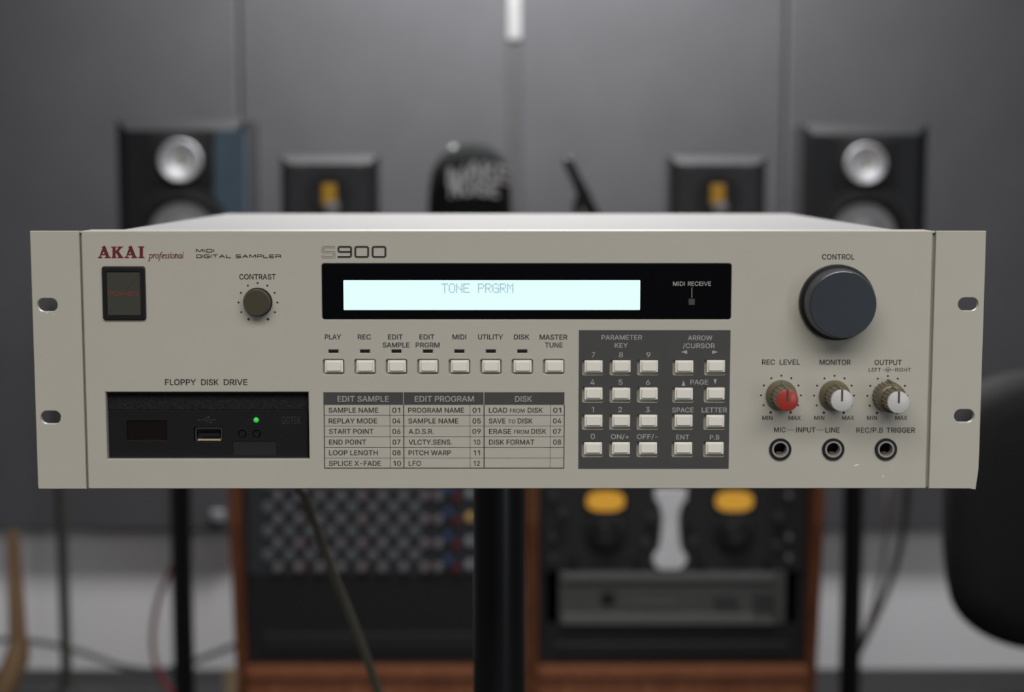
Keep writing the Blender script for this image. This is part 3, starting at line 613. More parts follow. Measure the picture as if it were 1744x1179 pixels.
# level knobs
def flute(lo, n=18, dep=.075):
    def f(a, i):
        if i < lo: return 1
        k = (a - pi / 2) * n / (2 * pi)
        return 1 - dep * (0 if abs(((k + .5) % 1) - .5) > .26 else 1)
    return f
def level_knob(px, py, name, capm, H=.0185, dual=False, label=None):
    c = at(px, py); z = 0
    root_k = None
    if dual:
        z = .0085
        root_k = finish(name, lathe(bmesh.new(), [(26.5 * u, -.0003), (26.8 * u, .001), (25.6 * u, .0078), (24.6 * u, z)], c, seg=144, mod=flute(0, 24, .07)), BRONZE, S, True, label=label)
        finish('pointer', box(bmesh.new(), c.x - .0005, c.x + .0005, -.0092, -.0004, c.z + 24 * u, c.z + 29.8 * u, .0002), BRONZE, root_k)
        sk = finish('inner_knob', lathe(bmesh.new(), [(25.0 * u, z + .0001), (25.0 * u, z + .0014), (23.6 * u, z + .0022), (19.8 * u, z + .0028)], c, seg=48), BRONZE, root_k, True)
        par = root_k
    else:
        par = finish(name, lathe(bmesh.new(), [(26.6 * u, -.0003), (26.6 * u, .0012), (25.8 * u, .0022), (21.0 * u, .0042)], c, seg=60), BRONZE, S, True, label=label); z = .001
    finish('knob_body', lathe(bmesh.new(), [(20.6 * u, z + .001), (20.6 * u, z + .0020), (18.8 * u, H - .0008), (18.0 * u, H - .0004)], c, seg=144, mod=flute(0)), BRONZE, par, True)
    finish('knob_cap', lathe(bmesh.new(), [(18.7 * u, H - .0012), (18.7 * u, H), (18.1 * u, H + .0005), (17.6 * u, H + .0006)], c, seg=48), capm, par, True, label=None)
    # ridge from the skirt over the side to the middle of the cap
    bm = bmesh.new(); hw = 1.6 * u
    prof = [(24.5 * u, z + .0012), (21.5 * u, z + .0045), (20.3 * u, H - .002), (19.2 * u, H + .0008), (18 * u, H + .0008), (18 * u, H - .0025), (18.5 * u, z + .001)]
    l = [bm.verts.new((c.x - hw, -h, c.z + r)) for r, h in prof]; r_ = [bm.verts.new((c.x + hw, -h, c.z + r)) for r, h in prof]
    n = len(prof); bm.faces.new(l); bm.faces.new(r_)
    for k in range(n): bm.faces.new((l[k], l[(k + 1) % n], r_[(k + 1) % n], r_[k]))
    finish('pointer', bm, BRONZE, par)
    finish('pointer_line', box(bmesh.new(), c.x - hw, c.x + hw, -H - .0008, -H, c.z - .6 * u, c.z + 18.2 * u), NOTCH, par)
level_knob(1330.4, 673.4, 'level_knob', REDCAP, H=.0183, label='knob with a red cap')
level_knob(1421.0, 673.7, 'level_knob', WHITECAP, H=.0185, label='knob with a white cap')
level_knob(1511.6, 674.6, 'level_knob', WHITECAP, H=.0232, dual=True, label='stacked double knob with a white cap')
# jack sockets
for p in jac:
    c = Vector((p.x, 0, p.z))
    j = finish('jack_socket', lathe(bmesh.new(), [(JR, -.001), (JR, .0009), (JR - .0004, .0013), (15.4 * u, .0013), (15.2 * u, .0003), (11.4 * u, .0002), (11.0 * u, -.012), (1 * u, -.0121)], c, seg=48, cap=False), SATINB, S, True)
    finish('metal_ring', lathe(bmesh.new(), [(14.8 * u, .0002), (14.8 * u, .0009), (14.2 * u, .0011), (11.6 * u, .0011), (10.9 * u, .0008), (10.9 * u, -.005), (11.2 * u, -.005), (14.8 * u, .0002)], c, seg=48, cap=False), DULL, j, True)
    finish('contact_spring', box(bmesh.new(), c.x - .0012, c.x + .0016, .004, .009, c.z - .0030, c.z - .0021, .0002), mat('brass', (.16, .09, .035), .4, metal=.5), j)

# disk drive
YD = .0036
def g(a, b): return pm(320 + a / 8.305, 700 + b / 8.305, YD)
def gx(px, py=730): return at(px, py, YD).x
def gz(py, px=350): return at(px, py, YD).z
x0, x1_ = gx(184.8, 710), gx(524.6, 710); z0, z1 = drv[2] - .0015, gz(698.9)
hw_ = (gx(216.3), gx(283.7), gz(750.3), gz(716.8)); hu = (gx(330.4), gx(378.8), gz(752.4), gz(728.2))
hb = [at(412.5, 739.4, YD), at(436.8, 739.4, YD)]; hr = (gx(396.6), gx(470), gz(775), gz(752.2))
dd = finish('disk_drive', plate(bmesh.new(), [(x0, z0), (x1_, z0), (x1_, z1), (x0, z1)], [rrect(*hw_, 0), rrect(*hu, .0009, 3), rrect(*hr, .0002, 2)] + [circle(p.x, p.z, 6.6 * u, 20) for p in hb], YD, YD + .006, .00025), BLACKP, S)
finish('drive_slot', box(bmesh.new(), x0 - .0005, x1_ + .0003, YD + .0006, YD + .006, z1 + .0001, drv[3] + .003, .0002), FOAM, dd)
finish('drive_body', box(bmesh.new(), drv[0] - .001, drv[1] + .001, YD + .0062, .04, z0 + .003, drv[3] + .004), SATINB, dd)
finish('small_window', box(bmesh.new(), hw_[0], hw_[1], YD + .0012, YD + .003, hw_[2], hw_[3]), mat('dark_red_window', (.006, .0025, .0028), .12), dd)
finish('label_recess', box(bmesh.new(), hr[0], hr[1], YD + .0004, YD + .003, hr[2], hr[3]), mat('matt_black', (.004, .004, .0042), .7), dd)
bm = bmesh.new(); q0 = rrect(hu[0] + .0008, hu[1] - .0002, hu[2] + .0004, hu[3] - .0002, .0008, 3)
loft(bm, [(q0, YD + .005), (q0, YD - .0002), (offset(q0, -.0003), YD - .0002), (offset(q0, -.0003), YD + .005)], False, False)
up = finish('usb_port', bm, STEEL, dd)
finish('port_tongue', box(bmesh.new(), hu[0] + .0022, hu[1] - .0014, YD + .0006, YD + .005, gz(743.5), gz(738.5)), SATINB, up)
finish('port_floor', box(bmesh.new(), hu[0] + .0018, hu[1] - .0012, YD - .0001, YD + .005, gz(750.3), gz(748.6)), mat('gilt_metal', (.9, .76, .5), .3, metal=.5), up)
finish('port_back', box(bmesh.new(), hu[0], hu[1], YD + .0052, YD + .0062, hu[2], hu[3]), SATINB, up)
for p in hb: finish('push_button', lathe(bmesh.new(), [(5.6 * u, -.003), (5.6 * u, .0002), (5.0 * u, .0004)], (p.x, YD, p.z), seg=20), BLACKP, dd)
p = at(436.3, 715.6, YD); finish('status_light', lathe(bmesh.new(), [(4.9 * u, -.001), (4.7 * u, .0003), (3.4 * u, .0009), (1.2 * u, .0012)], (p.x, YD, p.z), seg=20), LEDG, dd, True, label='lit green light')
EMB = mat('embossed_grey', (.045, .046, .048), .5)
text('GOTEK', 480.5, 512, 709.5, 722.8, EMB, dd, plane=YD, wt=-10)
bm = bmesh.new()
ribbon(bm, [g(150, 130), g(375, 124)], .0002, YD - .00006); fill(bm, [circle(*g(150, 130), .0004, 10)], YD - .00007)
ribbon(bm, [g(225, 126), g(262, 92), g(290, 92)], .0002, YD - .00006); ribbon(bm, [g(255, 127), g(285, 162), g(315, 162)], .0002, YD - .00006)
fill(bm, [circle(*g(292, 90), .0005, 10)], YD - .00007); fill(bm, [[g(315, 172), g(337, 172), g(337, 152), g(315, 152)]], YD - .00007); fill(bm, [[g(370, 138), g(394, 123), g(370, 110)]], YD - .00007)
finish('port_symbol', bm, EMB, dd)

# ------------------------------------------------------------------ pole stand under the sampler
POLE = mat('gloss_black_metal', (.005, .005, .007), .33, var=.02)
px_ = (at(806, 1000, .2).x + at(894, 1000, .2).x) / 2; pr = (at(894, 1000, .2).x - at(806, 1000, .2).x) / 2
zs = Zbot + .002 - .0062
st = root('pole_stand', 'black pole stand carrying the beige sampler', 'stand', (px_, .2, 0))
finish('pole', lathe(bmesh.new(), [(pr, .03), (pr, zs - .03), (pr, zs - .006)], (px_, .2, 0), 'z', 48), POLE, st, True)
bm = bmesh.new(); box(bm, -.19, .19, .115, .375, zs - .005, zs, .002)
finish('top_plate', bm, POLE, st)
for k in range(4):
    a = R(45 + 90 * k); b = bmesh.new()
    tube(b, [(px_, .2, .06), (px_ + .3 * cos(a), .2 + .3 * sin(a), .018)], .016, 12); finish('leg', b, POLE, st, True)
# cable hanging from the sampler's back
cb = mat('olive_rubber', (.15, .138, .10), .6)
pts = [(at(498, 780, .41).x, .41, ZC - .02), at(505, 805, .43), at(518, 845, .445), at(541, 905, .46), at(567, 975, .47), at(597, 1050, .48), at(624, 1120, .49), at(648, 1190, .50), at(672, 1260, .50), at(695, 1340, .51), (-.07, .52, .52), (-.05, .53, .38), (-.03, .54, .24), (0, .55, .10), (.07, .56, .01), (.2, .57, .006), (.33, .58, .006)]
finish('power_cable', tube(bmesh.new(), smoothpath(pts), .0036, 10), cb, smooth=True, label='olive grey cable hanging slantwise behind the beige sampler', cat='cable')

# ------------------------------------------------------------------ loudspeakers
SPB = mat('speaker_black', (.016, .017, .019), .45, var=.05)
SPBC = mat('speaker_charcoal', (.030, .031, .034), .5, var=.05)
SPM = mat('speaker_matt', (.013, .013, .014), .7)
SILV = mat('brushed_silver', (.93, .94, .97), .48, metal=.45)
AMB = mat('amber_pleats', (.55, .30, .02), .4, var=.1)
CONE = mat('grey_cone', (.30, .30, .31), .4)
BLUE = mat('reflection_blue', (.095, .14, .185), .4)  # colour of a reflection on the black baffle
def speaker(name, label, x, y, z, wd, ht, dp, toe, kind, group=None, blue=False):
    r = root(name, label, 'speaker', (0, 0, 0), group); c = wd * .085
    a = [(-wd / 2, 0), (wd / 2, 0), (wd / 2, ht), (-wd / 2, ht)]; i = [(-wd / 2 + c, c), (wd / 2 - c, c), (wd / 2 - c, ht - c), (-wd / 2 + c, ht - c)]
    finish('cabinet', loft(bmesh.new(), [(i, 0), (a, c * .8), (a, dp)]), SPBC if kind == 'small' else SPB, r)
    if kind == 'large':
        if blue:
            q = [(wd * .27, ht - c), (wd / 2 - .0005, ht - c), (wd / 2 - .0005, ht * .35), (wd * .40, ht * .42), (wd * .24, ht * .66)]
            finish('painted_reflection', loft(bmesh.new(), [(q, -.002), (q, c * .78)]), BLUE, r, label='painted slate blue reflection')  # bluish reflection on the baffle, put in as a coloured raised patch
        tz = ht - wd * .32; tr = wd * .162
        bm = bmesh.new(); box(bm, -wd * .26, wd * .26, -.003, .002, tz - tr * 1.25, tz + tr * 1.25, .002); finish('tweeter_plate', bm, SPM, r)
        tw = finish('tweeter', lathe(bmesh.new(), [(tr, .002), (tr, .020), (tr * .95, .021), (tr * .40, .0055), (tr * .1, .004)], (0, 0, tz), seg=40), SILV, r, True)
        finish('ribbon', box(bmesh.new(), -tr * .12, tr * .12, -.006, .001, tz - tr * .30, tz + tr * .30, .001), mat('brass_ribbon', (.36, .29, .16), .4), tw)
        wz = ht - wd * .90; wr = wd * .36
        wf = finish('woofer', lathe(bmesh.new(), [(wr * 1.06, -.002), (wr * 1.06, .005), (wr * .98, .006), (wr * .95, .002), (wr * .84, .010), (wr * .72, .003), (wr * .7, -.004)], (0, 0, wz), seg=48), mat('rubber_surround', (.028, .028, .029), .5), r, True)
        finish('cone', lathe(bmesh.new(), [(wr * .70, .000), (wr * .45, .001), (wr * .42, .006), (wr * .25, .016), (.001, .020)], (0, 0, wz), seg=40), CONE, wf, True)
        finish('port', box(bmesh.new(), -wd * .25, wd * .25, -.0015, .002, c + .008, c + .03, .004), SPM, r)
    else:
        tz = ht - wd * .40; s = wd * .17
        tp_ = finish('tweeter', lathe(bmesh.new(), [(wd * .23, -.001), (wd * .23, .004), (wd * .2, .005), (wd * .12, .002)], (0, 0, tz), seg=32), SPM, r, True)
        finish('ribbon', box(bmesh.new(), -wd * .072, wd * .072, -.0045, .001, tz - wd * .108, tz + wd * .108, .002), AMB, tp_, label='amber pleated ribbon')
        finish('painted_glint', lathe(bmesh.new(), [(wd * .09, .001), (wd * .07, .006), (wd * .03, .008)], (wd * .03, 0, tz - wd * .14), seg=24), mat('glint_grey', (.22, .22, .23), .4), tp_, True)  # pale glint below the ribbon, put in as a small grey disc
        for sx in (-1, 1):
            for dz in (.27, -.27):
                finish('screw', lathe(bmesh.new(), [(wd * .035, -.001), (wd * .035, .002), (wd * .02, .003)], (sx * wd * .29, 0, tz + dz * wd), seg=14), mat('screw_grey', (.07, .07, .07), .4), r)
        wz = ht - wd * 1.0; wr = wd * .37
        wf = finish('woofer', lathe(bmesh.new(), [(wr, -.001), (wr, .004), (wr * .9, .006), (wr * .8, .001)], (0, 0, wz), seg=40), SPM, r, True)
        finish('cone', lathe(bmesh.new(), [(wr * .8, .001), (wr * .3, -.008 + .001), (.001, .003)], (0, 0, wz), seg=32), CONE, wf, True)
    r.location = (x, y, z); r.rotation_euler = (0, 0, R(toe)); return r
YL = 2.32
def stand(cx_top, cx_bot, z, name, label):
    x = (at(cx_top, 835, YL + .12).x + at(cx_bot, 1179, YL + .12).x) / 2; y = YL + .12
    r = root(name, label, 'stand', (x, y, 0))
    finish('pole', lathe(bmesh.new(), [(.0215, .02), (.0215, z - .012)], (x, y, 0), 'z', 24), SATINB, r, True)
    finish('top_plate', box(bmesh.new(), x - .1, x + .1, y - .1, y + .13, z - .012, z, .002), SATINB, r)
    finish('base_plate', box(bmesh.new(), x - .12, x + .12, y - .16, y + .16, 0, .02, .003), SATINB, r)
    return x
zl = at(309, 203, YL).z; zr = at(1473, 211, YL).z
wl = at(418, 300, YL).x - at(200, 300, YL).x; wr_ = at(1577, 300, YL).x - at(1368, 300, YL).x
HT = .40
stand(309, 312.5, zl - HT, 'speaker_stand', 'black column stand under the big loudspeaker with the painted blue reflection')
stand(1455, 1445, zr - HT, 'speaker_stand', 'black column stand under the all-black big loudspeaker')
speaker('studio_monitor', 'big black loudspeaker with silver tweeter and painted slate blue reflection on a column stand', at(309, 300, YL).x, YL, zl - HT, wl, HT, .30, 4, 'large', 'big loudspeakers', True)
speaker('studio_monitor', 'big all-black loudspeaker with silver tweeter on a column stand', at(1473, 300, YL).x, YL, zr - HT, wr_, HT, .30, -6, 'large', 'big loudspeakers')

# ------------------------------------------------------------------ rack cabinets
YR = 2.05
WOOD = wood('walnut', '5c331f', '7b4a2b'); WOODL = wood('walnut_edge', '7d4a2f', '966043')
RTOP = 1.0
RAIL = mat('rack_rail', (.012, .012, .012), .5); SCR = mat('rack_screw', (.10, .10, .10), .4)
BLANK = mat('blank_black', (.006, .006, .0064), .6); RIDGE = mat('blank_ridge', (.016, .016, .017), .45)
def cabinet(p0, p1, label):
    a, b = at(p0, 833, YR).x, at(p1, 833, YR).x; t = .021
    zl_ = at(640, 1139, YR + .02).z
    r = root('rack_cabinet', label, 'cabinet', ((a + b) / 2, YR + .2, 0), 'walnut rack cabinets')
    for x in (a, b - t):
        bm = bmesh.new(); pr_ = [(YR + .055, 0), (YR + .045, zl_ - .03), (YR, .62), (YR - .005, RTOP - .02), (YR + .42, RTOP - .02), (YR + .42, 0)]
        l = [bm.verts.new((x, y, z)) for y, z in pr_]; q = [bm.verts.new((x + t, y, z)) for y, z in pr_]; n = len(pr_)
        bm.faces.new(l); bm.faces.new(q)
        for k in range(n): bm.faces.new((l[k], l[(k + 1) % n], q[(k + 1) % n], q[k]))
        finish('side_panel', bm, WOOD, r)
    finish('top_panel', box(bmesh.new(), a, b, YR - .005, YR + .42, RTOP - .02, RTOP, .002), WOOD, r)
    finish('bottom_panel', box(bmesh.new(), a + t, b - t, YR + .02, YR + .42, zl_ - .02, zl_, .002), WOODL, r)
    finish('plinth', box(bmesh.new(), a + t, b - t, YR + .028, YR + .045, .0, zl_ - .02), WOODL, r)
    finish('back_panel', box(bmesh.new(), a + t, b - t, YR + .40, YR + .415, zl_, RTOP - .02), BLANK, r)
    for x in (a + t, b - t - .016):
        ra = finish('rail', box(bmesh.new(), x, x + .016, YR + .05, YR + .09, zl_, RTOP - .02), RAIL, r)
    return a + t, b - t, zl_
YG = YR + .045
la, lb, lz = cabinet(389, 893, 'walnut rack cabinet holding the many-knobbed synthesizer')
ra_, rb, rz = cabinet(897, 1405, 'walnut rack cabinet holding the unit with two yellow meters')
def gear(name, label, cat, a, b, y0, y1, m, dep=.2, group=None, inset=.004, yf=YG):
    z0_, z1_ = at(872, y1, yf).z, at(872, y0, yf).z
    r = root(name, label, cat, ((a + b) / 2, yf, z0_), group)
    finish('faceplate', box(bmesh.new(), a + inset, b - inset, yf, yf + .004, z0_, z1_, .0006), m, r)
    finish('chassis', box(bmesh.new(), a + .02, b - .02, yf + .0045, yf + dep, z0_ + .001, z1_ - .001), BLANK, r)
    return r
# synthesizer with its rows of knobs
sy = gear('modular_synthesizer', 'dark synthesizer panel covered in rows of small grey knobs, in the left walnut rack', 'synthesizer', la, lb, 640, 977, mat('slate_panel', (.030, .033, .040), .5))
KG = mat('knob_grey', (.20, .186, .192), .5); KG2 = mat('knob_skirt_grey', (.095, .10, .107), .6); KR = mat('knob_red', (.12, .014, .022), .5)
KB = mat('knob_blue', (.03, .07, .16), .5); KY = mat('knob_yellow', (.65, .42, .12), .5); KW = mat('knob_white', (.30, .31, .33), .5)
def kmesh(n, r, h):
    bm = bmesh.new(); lathe(bm, [(r, 0), (r * .95, h * .8), (r * .8, h)], (0, 0, 0), seg=14); bmesh.ops.recalc_face_normals(bm, faces=bm.faces)
    me = bpy.data.meshes.new(n); bm.to_mesh(me); bm.free(); me.shade_smooth(); me.set_sharp_from_angle(angle=R(40)); return me
def kcopy(src, m): c = src.copy(); c.materials.append(m); return c
base = kmesh('knob', .0078, .014); big = kmesh('big_knob', .0125, .006); sm = kmesh('small_knob', .005, .01)
kg, kb2, kr, kbl, ky, kw_ = kcopy(base, KG), kcopy(big, KG2), kcopy(sm, KR), kcopy(base, KB), kcopy(base, KY), kcopy(base, KW)
def kat(name, me, px, py, par, dy=0): p = at(px, py, YG - .001); link(name, me, None, par, (p.x, YG + dy, p.z))
for r_, yy in enumerate((763, 804, 844, 884, 925, 965)):
    for c_ in range(8):
        px = 474 + c_ * 35.6
        kat('knob', kg, px, yy, sy)
        kat('large_knob', kb2, px - 17, yy - 18, sy)
        if (r_ * 3 + c_) % 3 == 1: kat('red_cap', kr, px + 7, yy + 1, sy)
    kat('knob', kg, 746.5, yy, sy); kat('blue_knob', kbl, 763, yy - 11, sy); kat('red_knob', kcopy(base, KR) if r_ == 0 else bpy.data.objects['red_knob'].data, 777, yy + 2, sy)
    kat('side_knob', ky if r_ in (1, 3) else kw_, 800, yy - 4, sy)
for y0, y1, nm in ((978, 1056, 'lower'), (1057, 1129, 'foot')):
    bl = gear('blank_panel', 'plain black blank panel ' + ('directly under the knob-covered synthesizer' if nm == 'lower' else 'with a faint ridge just above the left rack floor'), 'panel', la, lb, y0, y1, BLANK, .02, 'blank rack panels')
    if nm == 'foot':
        finish('ridge', box(bmesh.new(), la + .03, lb - .03, YG - .006, YG, at(872, 1108, YG).z, at(872, 1078, YG).z, .002), RIDGE, bl)
# unit with two yellow meters and a silver column
mu = gear('meter_compressor', 'black compressor with two glowing yellow meters, big dials and a silver hourglass column', 'compressor', ra_, rb, 760, 973, mat('matt_black_face', (.016, .016, .017), .5))
MY = mat('yellow_meter', 'e0a53a', .4, emit=('e3a638', .28))
DIAL = mat('dial_black', (.008, .008, .0085), .45)
for cx in (1031, 1250):
    p0_, p1_ = at(cx - 32, 873, YG), at(cx + 32, 836, YG)
    mcx, mcz, ma, mb = (p0_.x + p1_.x) / 2, (p0_.z + p1_.z) / 2 + .002, (p1_.x - p0_.x) / 2 * 1.0, (p1_.z - p0_.z) / 2 * .92
    bz = [(mcx + ma * (abs(cos(t_)) ** .75) * (1 if cos(t_) > 0 else -1), mcz + mb * (abs(sin(t_)) ** .7) * (1 if sin(t_) > 0 else -1)) for t_ in [2 * pi * (k_ + .5) / 28 for k_ in range(28)]]
    bz_ = [(p0_.x + .004, p0_.z), (p1_.x - .004, p0_.z), (p1_.x, p0_.z + .012), (p1_.x - .004, p1_.z - .006), (p1_.x - .012, p1_.z), (p0_.x + .012, p1_.z), (p0_.x + .004, p1_.z - .006), (p0_.x, p0_.z + .012)]
    me_ = finish('meter', loft(bmesh.new(), [(offset(bz, .005), YG), (offset(bz, .004), YG - .006)]), SATINB, mu)
    finish('meter_face', loft(bmesh.new(), [(bz, YG - .004), (bz, YG - .0068)]), MY, me_, label='glowing yellow meter face')
    p = at(cx, 908, YG)
    d = finish('dial', lathe(bmesh.new(), [(.040, 0), (.039, .004), (.031, .006), (.024, .006), (.022, .024), (.020, .026)], (p.x, YG, p.z), seg=40), DIAL, mu, True)
    finish('dial_centre', lathe(bmesh.new(), [(.010, .025), (.009, .028)], (p.x, YG, p.z), seg=20), mat('dial_slate', (.022, .023, .026), .4), d)
# silver column
def hz(py): return at(1141, py, YG).z
prof = [(832, 28), (850, 28), (860, 20), (880, 15), (905, 16), (925, 18), (938, 21), (945, 28), (955, 30), (966, 24), (970, 16)]
cxm = at(1141, 900, YG).x; kpx = (YG - CAM.y) / FPX
bm = bmesh.new()
out = [(cxm - w_ * kpx, hz(y)) for y, w_ in prof] + [(cxm + w_ * kpx, hz(y)) for y, w_ in prof[::-1]]
loft(bm, [(out, YG), (out, YG - .006), (offset(out, -.003 if area2(out) > 0 else .003), YG - .010)])
finish('silver_column', bm, mat('satin_silver', (.72, .72, .74), .4), mu)
gk = kcopy(base, mat('dull_knob', (.045, .045, .047), .5)); gb = kcopy(base, mat('dark_knob', (.008, .008, .008), .5)); gl = kcopy(sm, KG)
for px, py, me in ((941, 844, gk), (958, 873, gk), (941, 913, gk), (941, 950, gk), (953, 900, gb), (975, 953, gb), (1098, 923, gk), (1108, 880, gk), (1110, 898, gb), (1086, 955, gb), (1180, 920, gk), (1172, 898, gb), (1190, 955, gb),
                   (1343, 844, gl), (1325, 880, gk), (1343, 915, gl), (1343, 950, gl), (1322, 928, gk), (1325, 898, gb), (1306, 955, gb)): kat('knob', me, px, py, mu)
# grey half-height unit
gu = gear('grey_rack_unit', 'mid-grey rack unit with ridged edges and a small dark square, under the yellow meters', 'rack unit', ra_ + .035, rb - .035, 974, 1063, mat('mid_grey_face', (.072, .072, .070), .5), yf=YG - .004)
GR = mat('pale_grey_ridge', (.125, .125, .12), .5)
gx0, gx1 = at(957, 1000, YG).x, at(1319, 1000, YG).x
for y0, y1 in ((975, 988), (1044, 1062)): finish('ridge', box(bmesh.new(), gx0, gx1, YG - .011, YG - .0042, at(872, y1, YG).z, at(872, y0, YG).z, .002), GR, gu)
p = at(1035, 1018, YG); finish('dark_square', box(bmesh.new(), p.x - .012, p.x + .012, YG - .0075, YG - .0042, p.z - .012, p.z + .012, .001), DIAL, gu)
p0_, p1_ = at(1065, 1034, YG), at(1150, 1024, YG); finish('badge', box(bmesh.new(), p0_.x, p1_.x, YG - .0065, YG - .0042, p0_.z, p1_.z, .001), mat('badge_grey', (.085, .087, .08), .5), gu)
for px, py in ((1225, 1018), (1246, 1018), (1290, 1012), (1310, 1012), (1290, 1034), (1310, 1034)): 
    p = at(px, py, YG - .004); link('knob', gk, None, gu, (p.x, YG - .0045, p.z))
bl = gear('blank_panel', 'plain black blank panel with a ridge under the grey rack unit', 'panel', ra_, rb, 1064, 1129, BLANK, .02, 'blank rack panels')
finish('ridge', box(bmesh.new(), ra_ + .03, rb - .03, YG - .006, YG, at(872, 1112, YG).z, at(872, 1094, YG).z, .002), RIDGE, bl)
for sx, x in ((0, ra_), (1, rb)): pass

# small loudspeakers on the rack tops
YS = 2.12
for cx, wpx, lab in ((560.5, 164, 'small black loudspeaker with amber ribbon tweeter, between the loudspeaker with the painted blue reflection and the black cap'),
                ((1142 + 1304) / 2, 162, 'small black loudspeaker with amber ribbon tweeter, between the microphone and the all-black big loudspeaker')):
    x = at(cx, 300, YS).x; wd = wpx * (YS - CAM.y) / FPX; zt_ = at(cx, 265 if cx < 900 else 266, YS).z
    speaker('bookshelf_speaker', lab, x, YS, RTOP, wd, zt_ - RTOP, .2, 3 if cx < 900 else -3, 'small', 'small loudspeakers')

# ------------------------------------------------------------------ cap on a display head
YH = 2.2
hx = at(800, 300, YH).x; ztop = at(800, 243, YH).z; hr_ = (at(873, 330, YH).x - at(728, 330, YH).x) / 2
hd = root('display_head', 'dark green display head wearing the black cap on the rack top', 'head', (hx, YH, RTOP))
bm = bmesh.new(); lathe(bm, [(.075, 0), (.075, .012), (.045, .02), (.04, .06), (.05, .09), (.060, .13), (.064, .17), (.058, .215), (.04, .245), (.004, .255)], (hx, YH, RTOP), 'z', 32)
for v in bm.verts:
    dz = v.co.z - RTOP
    if .05 < dz and v.co.y < YH: v.co.y -= .012 * max(0, 1 - abs(dz - .09) / .05)
finish('bust', bm, mat('dark_teal_plastic', (.016, .030, .030), .35), hd, True)
bm = bmesh.new(); lathe(bm, [(.009, -.002), (.006, .006), (.001, .010)], (hx, YH - .066, RTOP + .128), seg=12); finish('nose', bm, mat('teal_grey', (.05, .08, .085), .35), hd, True)
CAP = mat('black_knit', (.006, .007, .007), .95, bump=.5, bscale=500, spec=.15)
H = ztop - RTOP
cp = root('knit_cap', 'black cap with blurred white lettering, worn by the display head', 'hat', (hx, YH, RTOP + .1))
bm = bmesh.new(); lathe(bm, [(hr_ * .98, .075), (hr_ * 1.0, .08), (hr_ * .995, .16), (hr_ * .97, H - .085), (hr_ * .90, H - .045), (hr_ * .72, H - .02), (hr_ * .40, H - .004), (.004, H)], (hx, YH, RTOP), 'z', 40, cap=False)
for v in bm.verts:
    if v.co.z > RTOP + .15 and v.co.x < hx: v.co.z -= (hx - v.co.x) * .12
cm = finish('crown', bm, CAP, cp, True)
sd = cm.modifiers.new('thickness', 'SOLIDIFY'); sd.thickness = .003
LT = mat('white_print', (.50, .50, .50), .6)
def wrap(px, py, lift=.004):
    p = at(px, py, YH - hr_ * .9); ang = max(-1.2, min(1.2, (p.x - hx) / hr_))
    ang = math.asin(max(-.95, min(.95, (p.x - hx) / (hr_ * 1.0))))
    return Vector((hx + (hr_ + lift) * sin(ang), YH - (hr_ + lift) * cos(ang), p.z))
def capline(s, x0, x1, y0, y1, bend=0):
    bm = bmesh.new(); gs = lay(s, 100); xs = [p[i] + x for g_, x in gs for p in g_ for i in range(0, len(p), 2)]; lo, hi = min(xs), max(xs); k = 0
    for g_, x in gs:
        outs = []; hs_ = []
        for p in g_:
            q = [(p[i] + x, p[i + 1]) for i in range(0, len(p), 2)]; (outs if area2(q) < 0 else hs_).append(q)
        for q in outs:
            X_ = [v[0] for v in q]; Z_ = [v[1] for v in q]
            hs = [h for h in hs_ if min(X_) <= h[0][0] <= max(X_) and min(Z_) <= h[0][1] <= max(Z_)]
            fill(bm, [offset(l, -22) for l in [q] + hs], 0)
    for v in bm.verts:
        t = (v.co.x - lo) / (hi - lo); h = v.co.z / 509
        v.co = wrap(x0 + t * (x1 - x0), y1 + (y0 - y1) * h + bend * (2 * t - 1) ** 2)
    finish('lettering', bm, LT, cp)
capline('MAKE', 765, 862, 276, 303, 12); capline('NOISE', 768, 846, 306, 332, 4)
bm = bmesh.new(); p = at(772, 255, YH - .02); bmesh.ops.create_uvsphere(bm, u_segments=14, v_segments=8, radius=.008, matrix=Matrix.Translation(p)); finish('bobble', bm, mat('pale_bobble', (.42, .42, .42), .5), cp, True)

# ------------------------------------------------------------------ microphone on a desk stand
YM = 2.15
mc = root('microphone', 'slim black microphone tilted in its clip, beside the black cap', 'microphone', (at(1010, 400, YM).x, YM, RTOP))
a = at(964, 268, YM); b = at(1014, 375, YM)
bm = bmesh.new(); tube(bm, [a, a.lerp(b, .04), a.lerp(b, .35), a.lerp(b, .55), b], [.0045, .0085, .0095, .0115, .0125], 20); finish('body', bm, SATINB, mc, True)
c = at(1004, 372, YM); bm = bmesh.new(); tube(bm, [(c.x, YM, RTOP + .015), (c.x, YM, c.z - .004)], .006, 12); finish('pole', bm, SATINB, mc, True)
finish('base', lathe(bmesh.new(), [(.055, 0), (.055, .008), (.02, .015)], (c.x, YM, RTOP), 'z', 28), SATINB, mc, True)
bm = bmesh.new(); tube(bm, [at(983, 385, YM), at(982, 345, YM), at(990, 332, YM)], [.008, .007, .005], 10); tube(bm, [at(983, 385, YM), (c.x, YM, at(1004, 385, YM).z)], .006, 8); finish('clip', bm, BLACKP, mc, True)

# ------------------------------------------------------------------ mic stand near the wall, left
YN = YW - .30
xa = (at(104, 835, YN).x + at(114, 1179, YN).x) / 2
ms = root('microphone_stand', 'thin grey microphone stand on a round black base near the left cables', 'stand', (xa, YN, 0))
finish('pole', lathe(bmesh.new(), [(.0125, .02), (.0125, .55), (.0125, .95)], (xa, YN, 0), 'z', 20), mat('grey_tube', (.055, .054, .046), .45, metal=.3), ms, True)
finish('base', lathe(bmesh.new(), [(.135, 0), (.135, .012), (.11, .022), (.03, .032), (.02, .05)], (xa, YN, 0), 'z', 40), mat('cast_black', (.010, .010, .010), .6), ms, True)

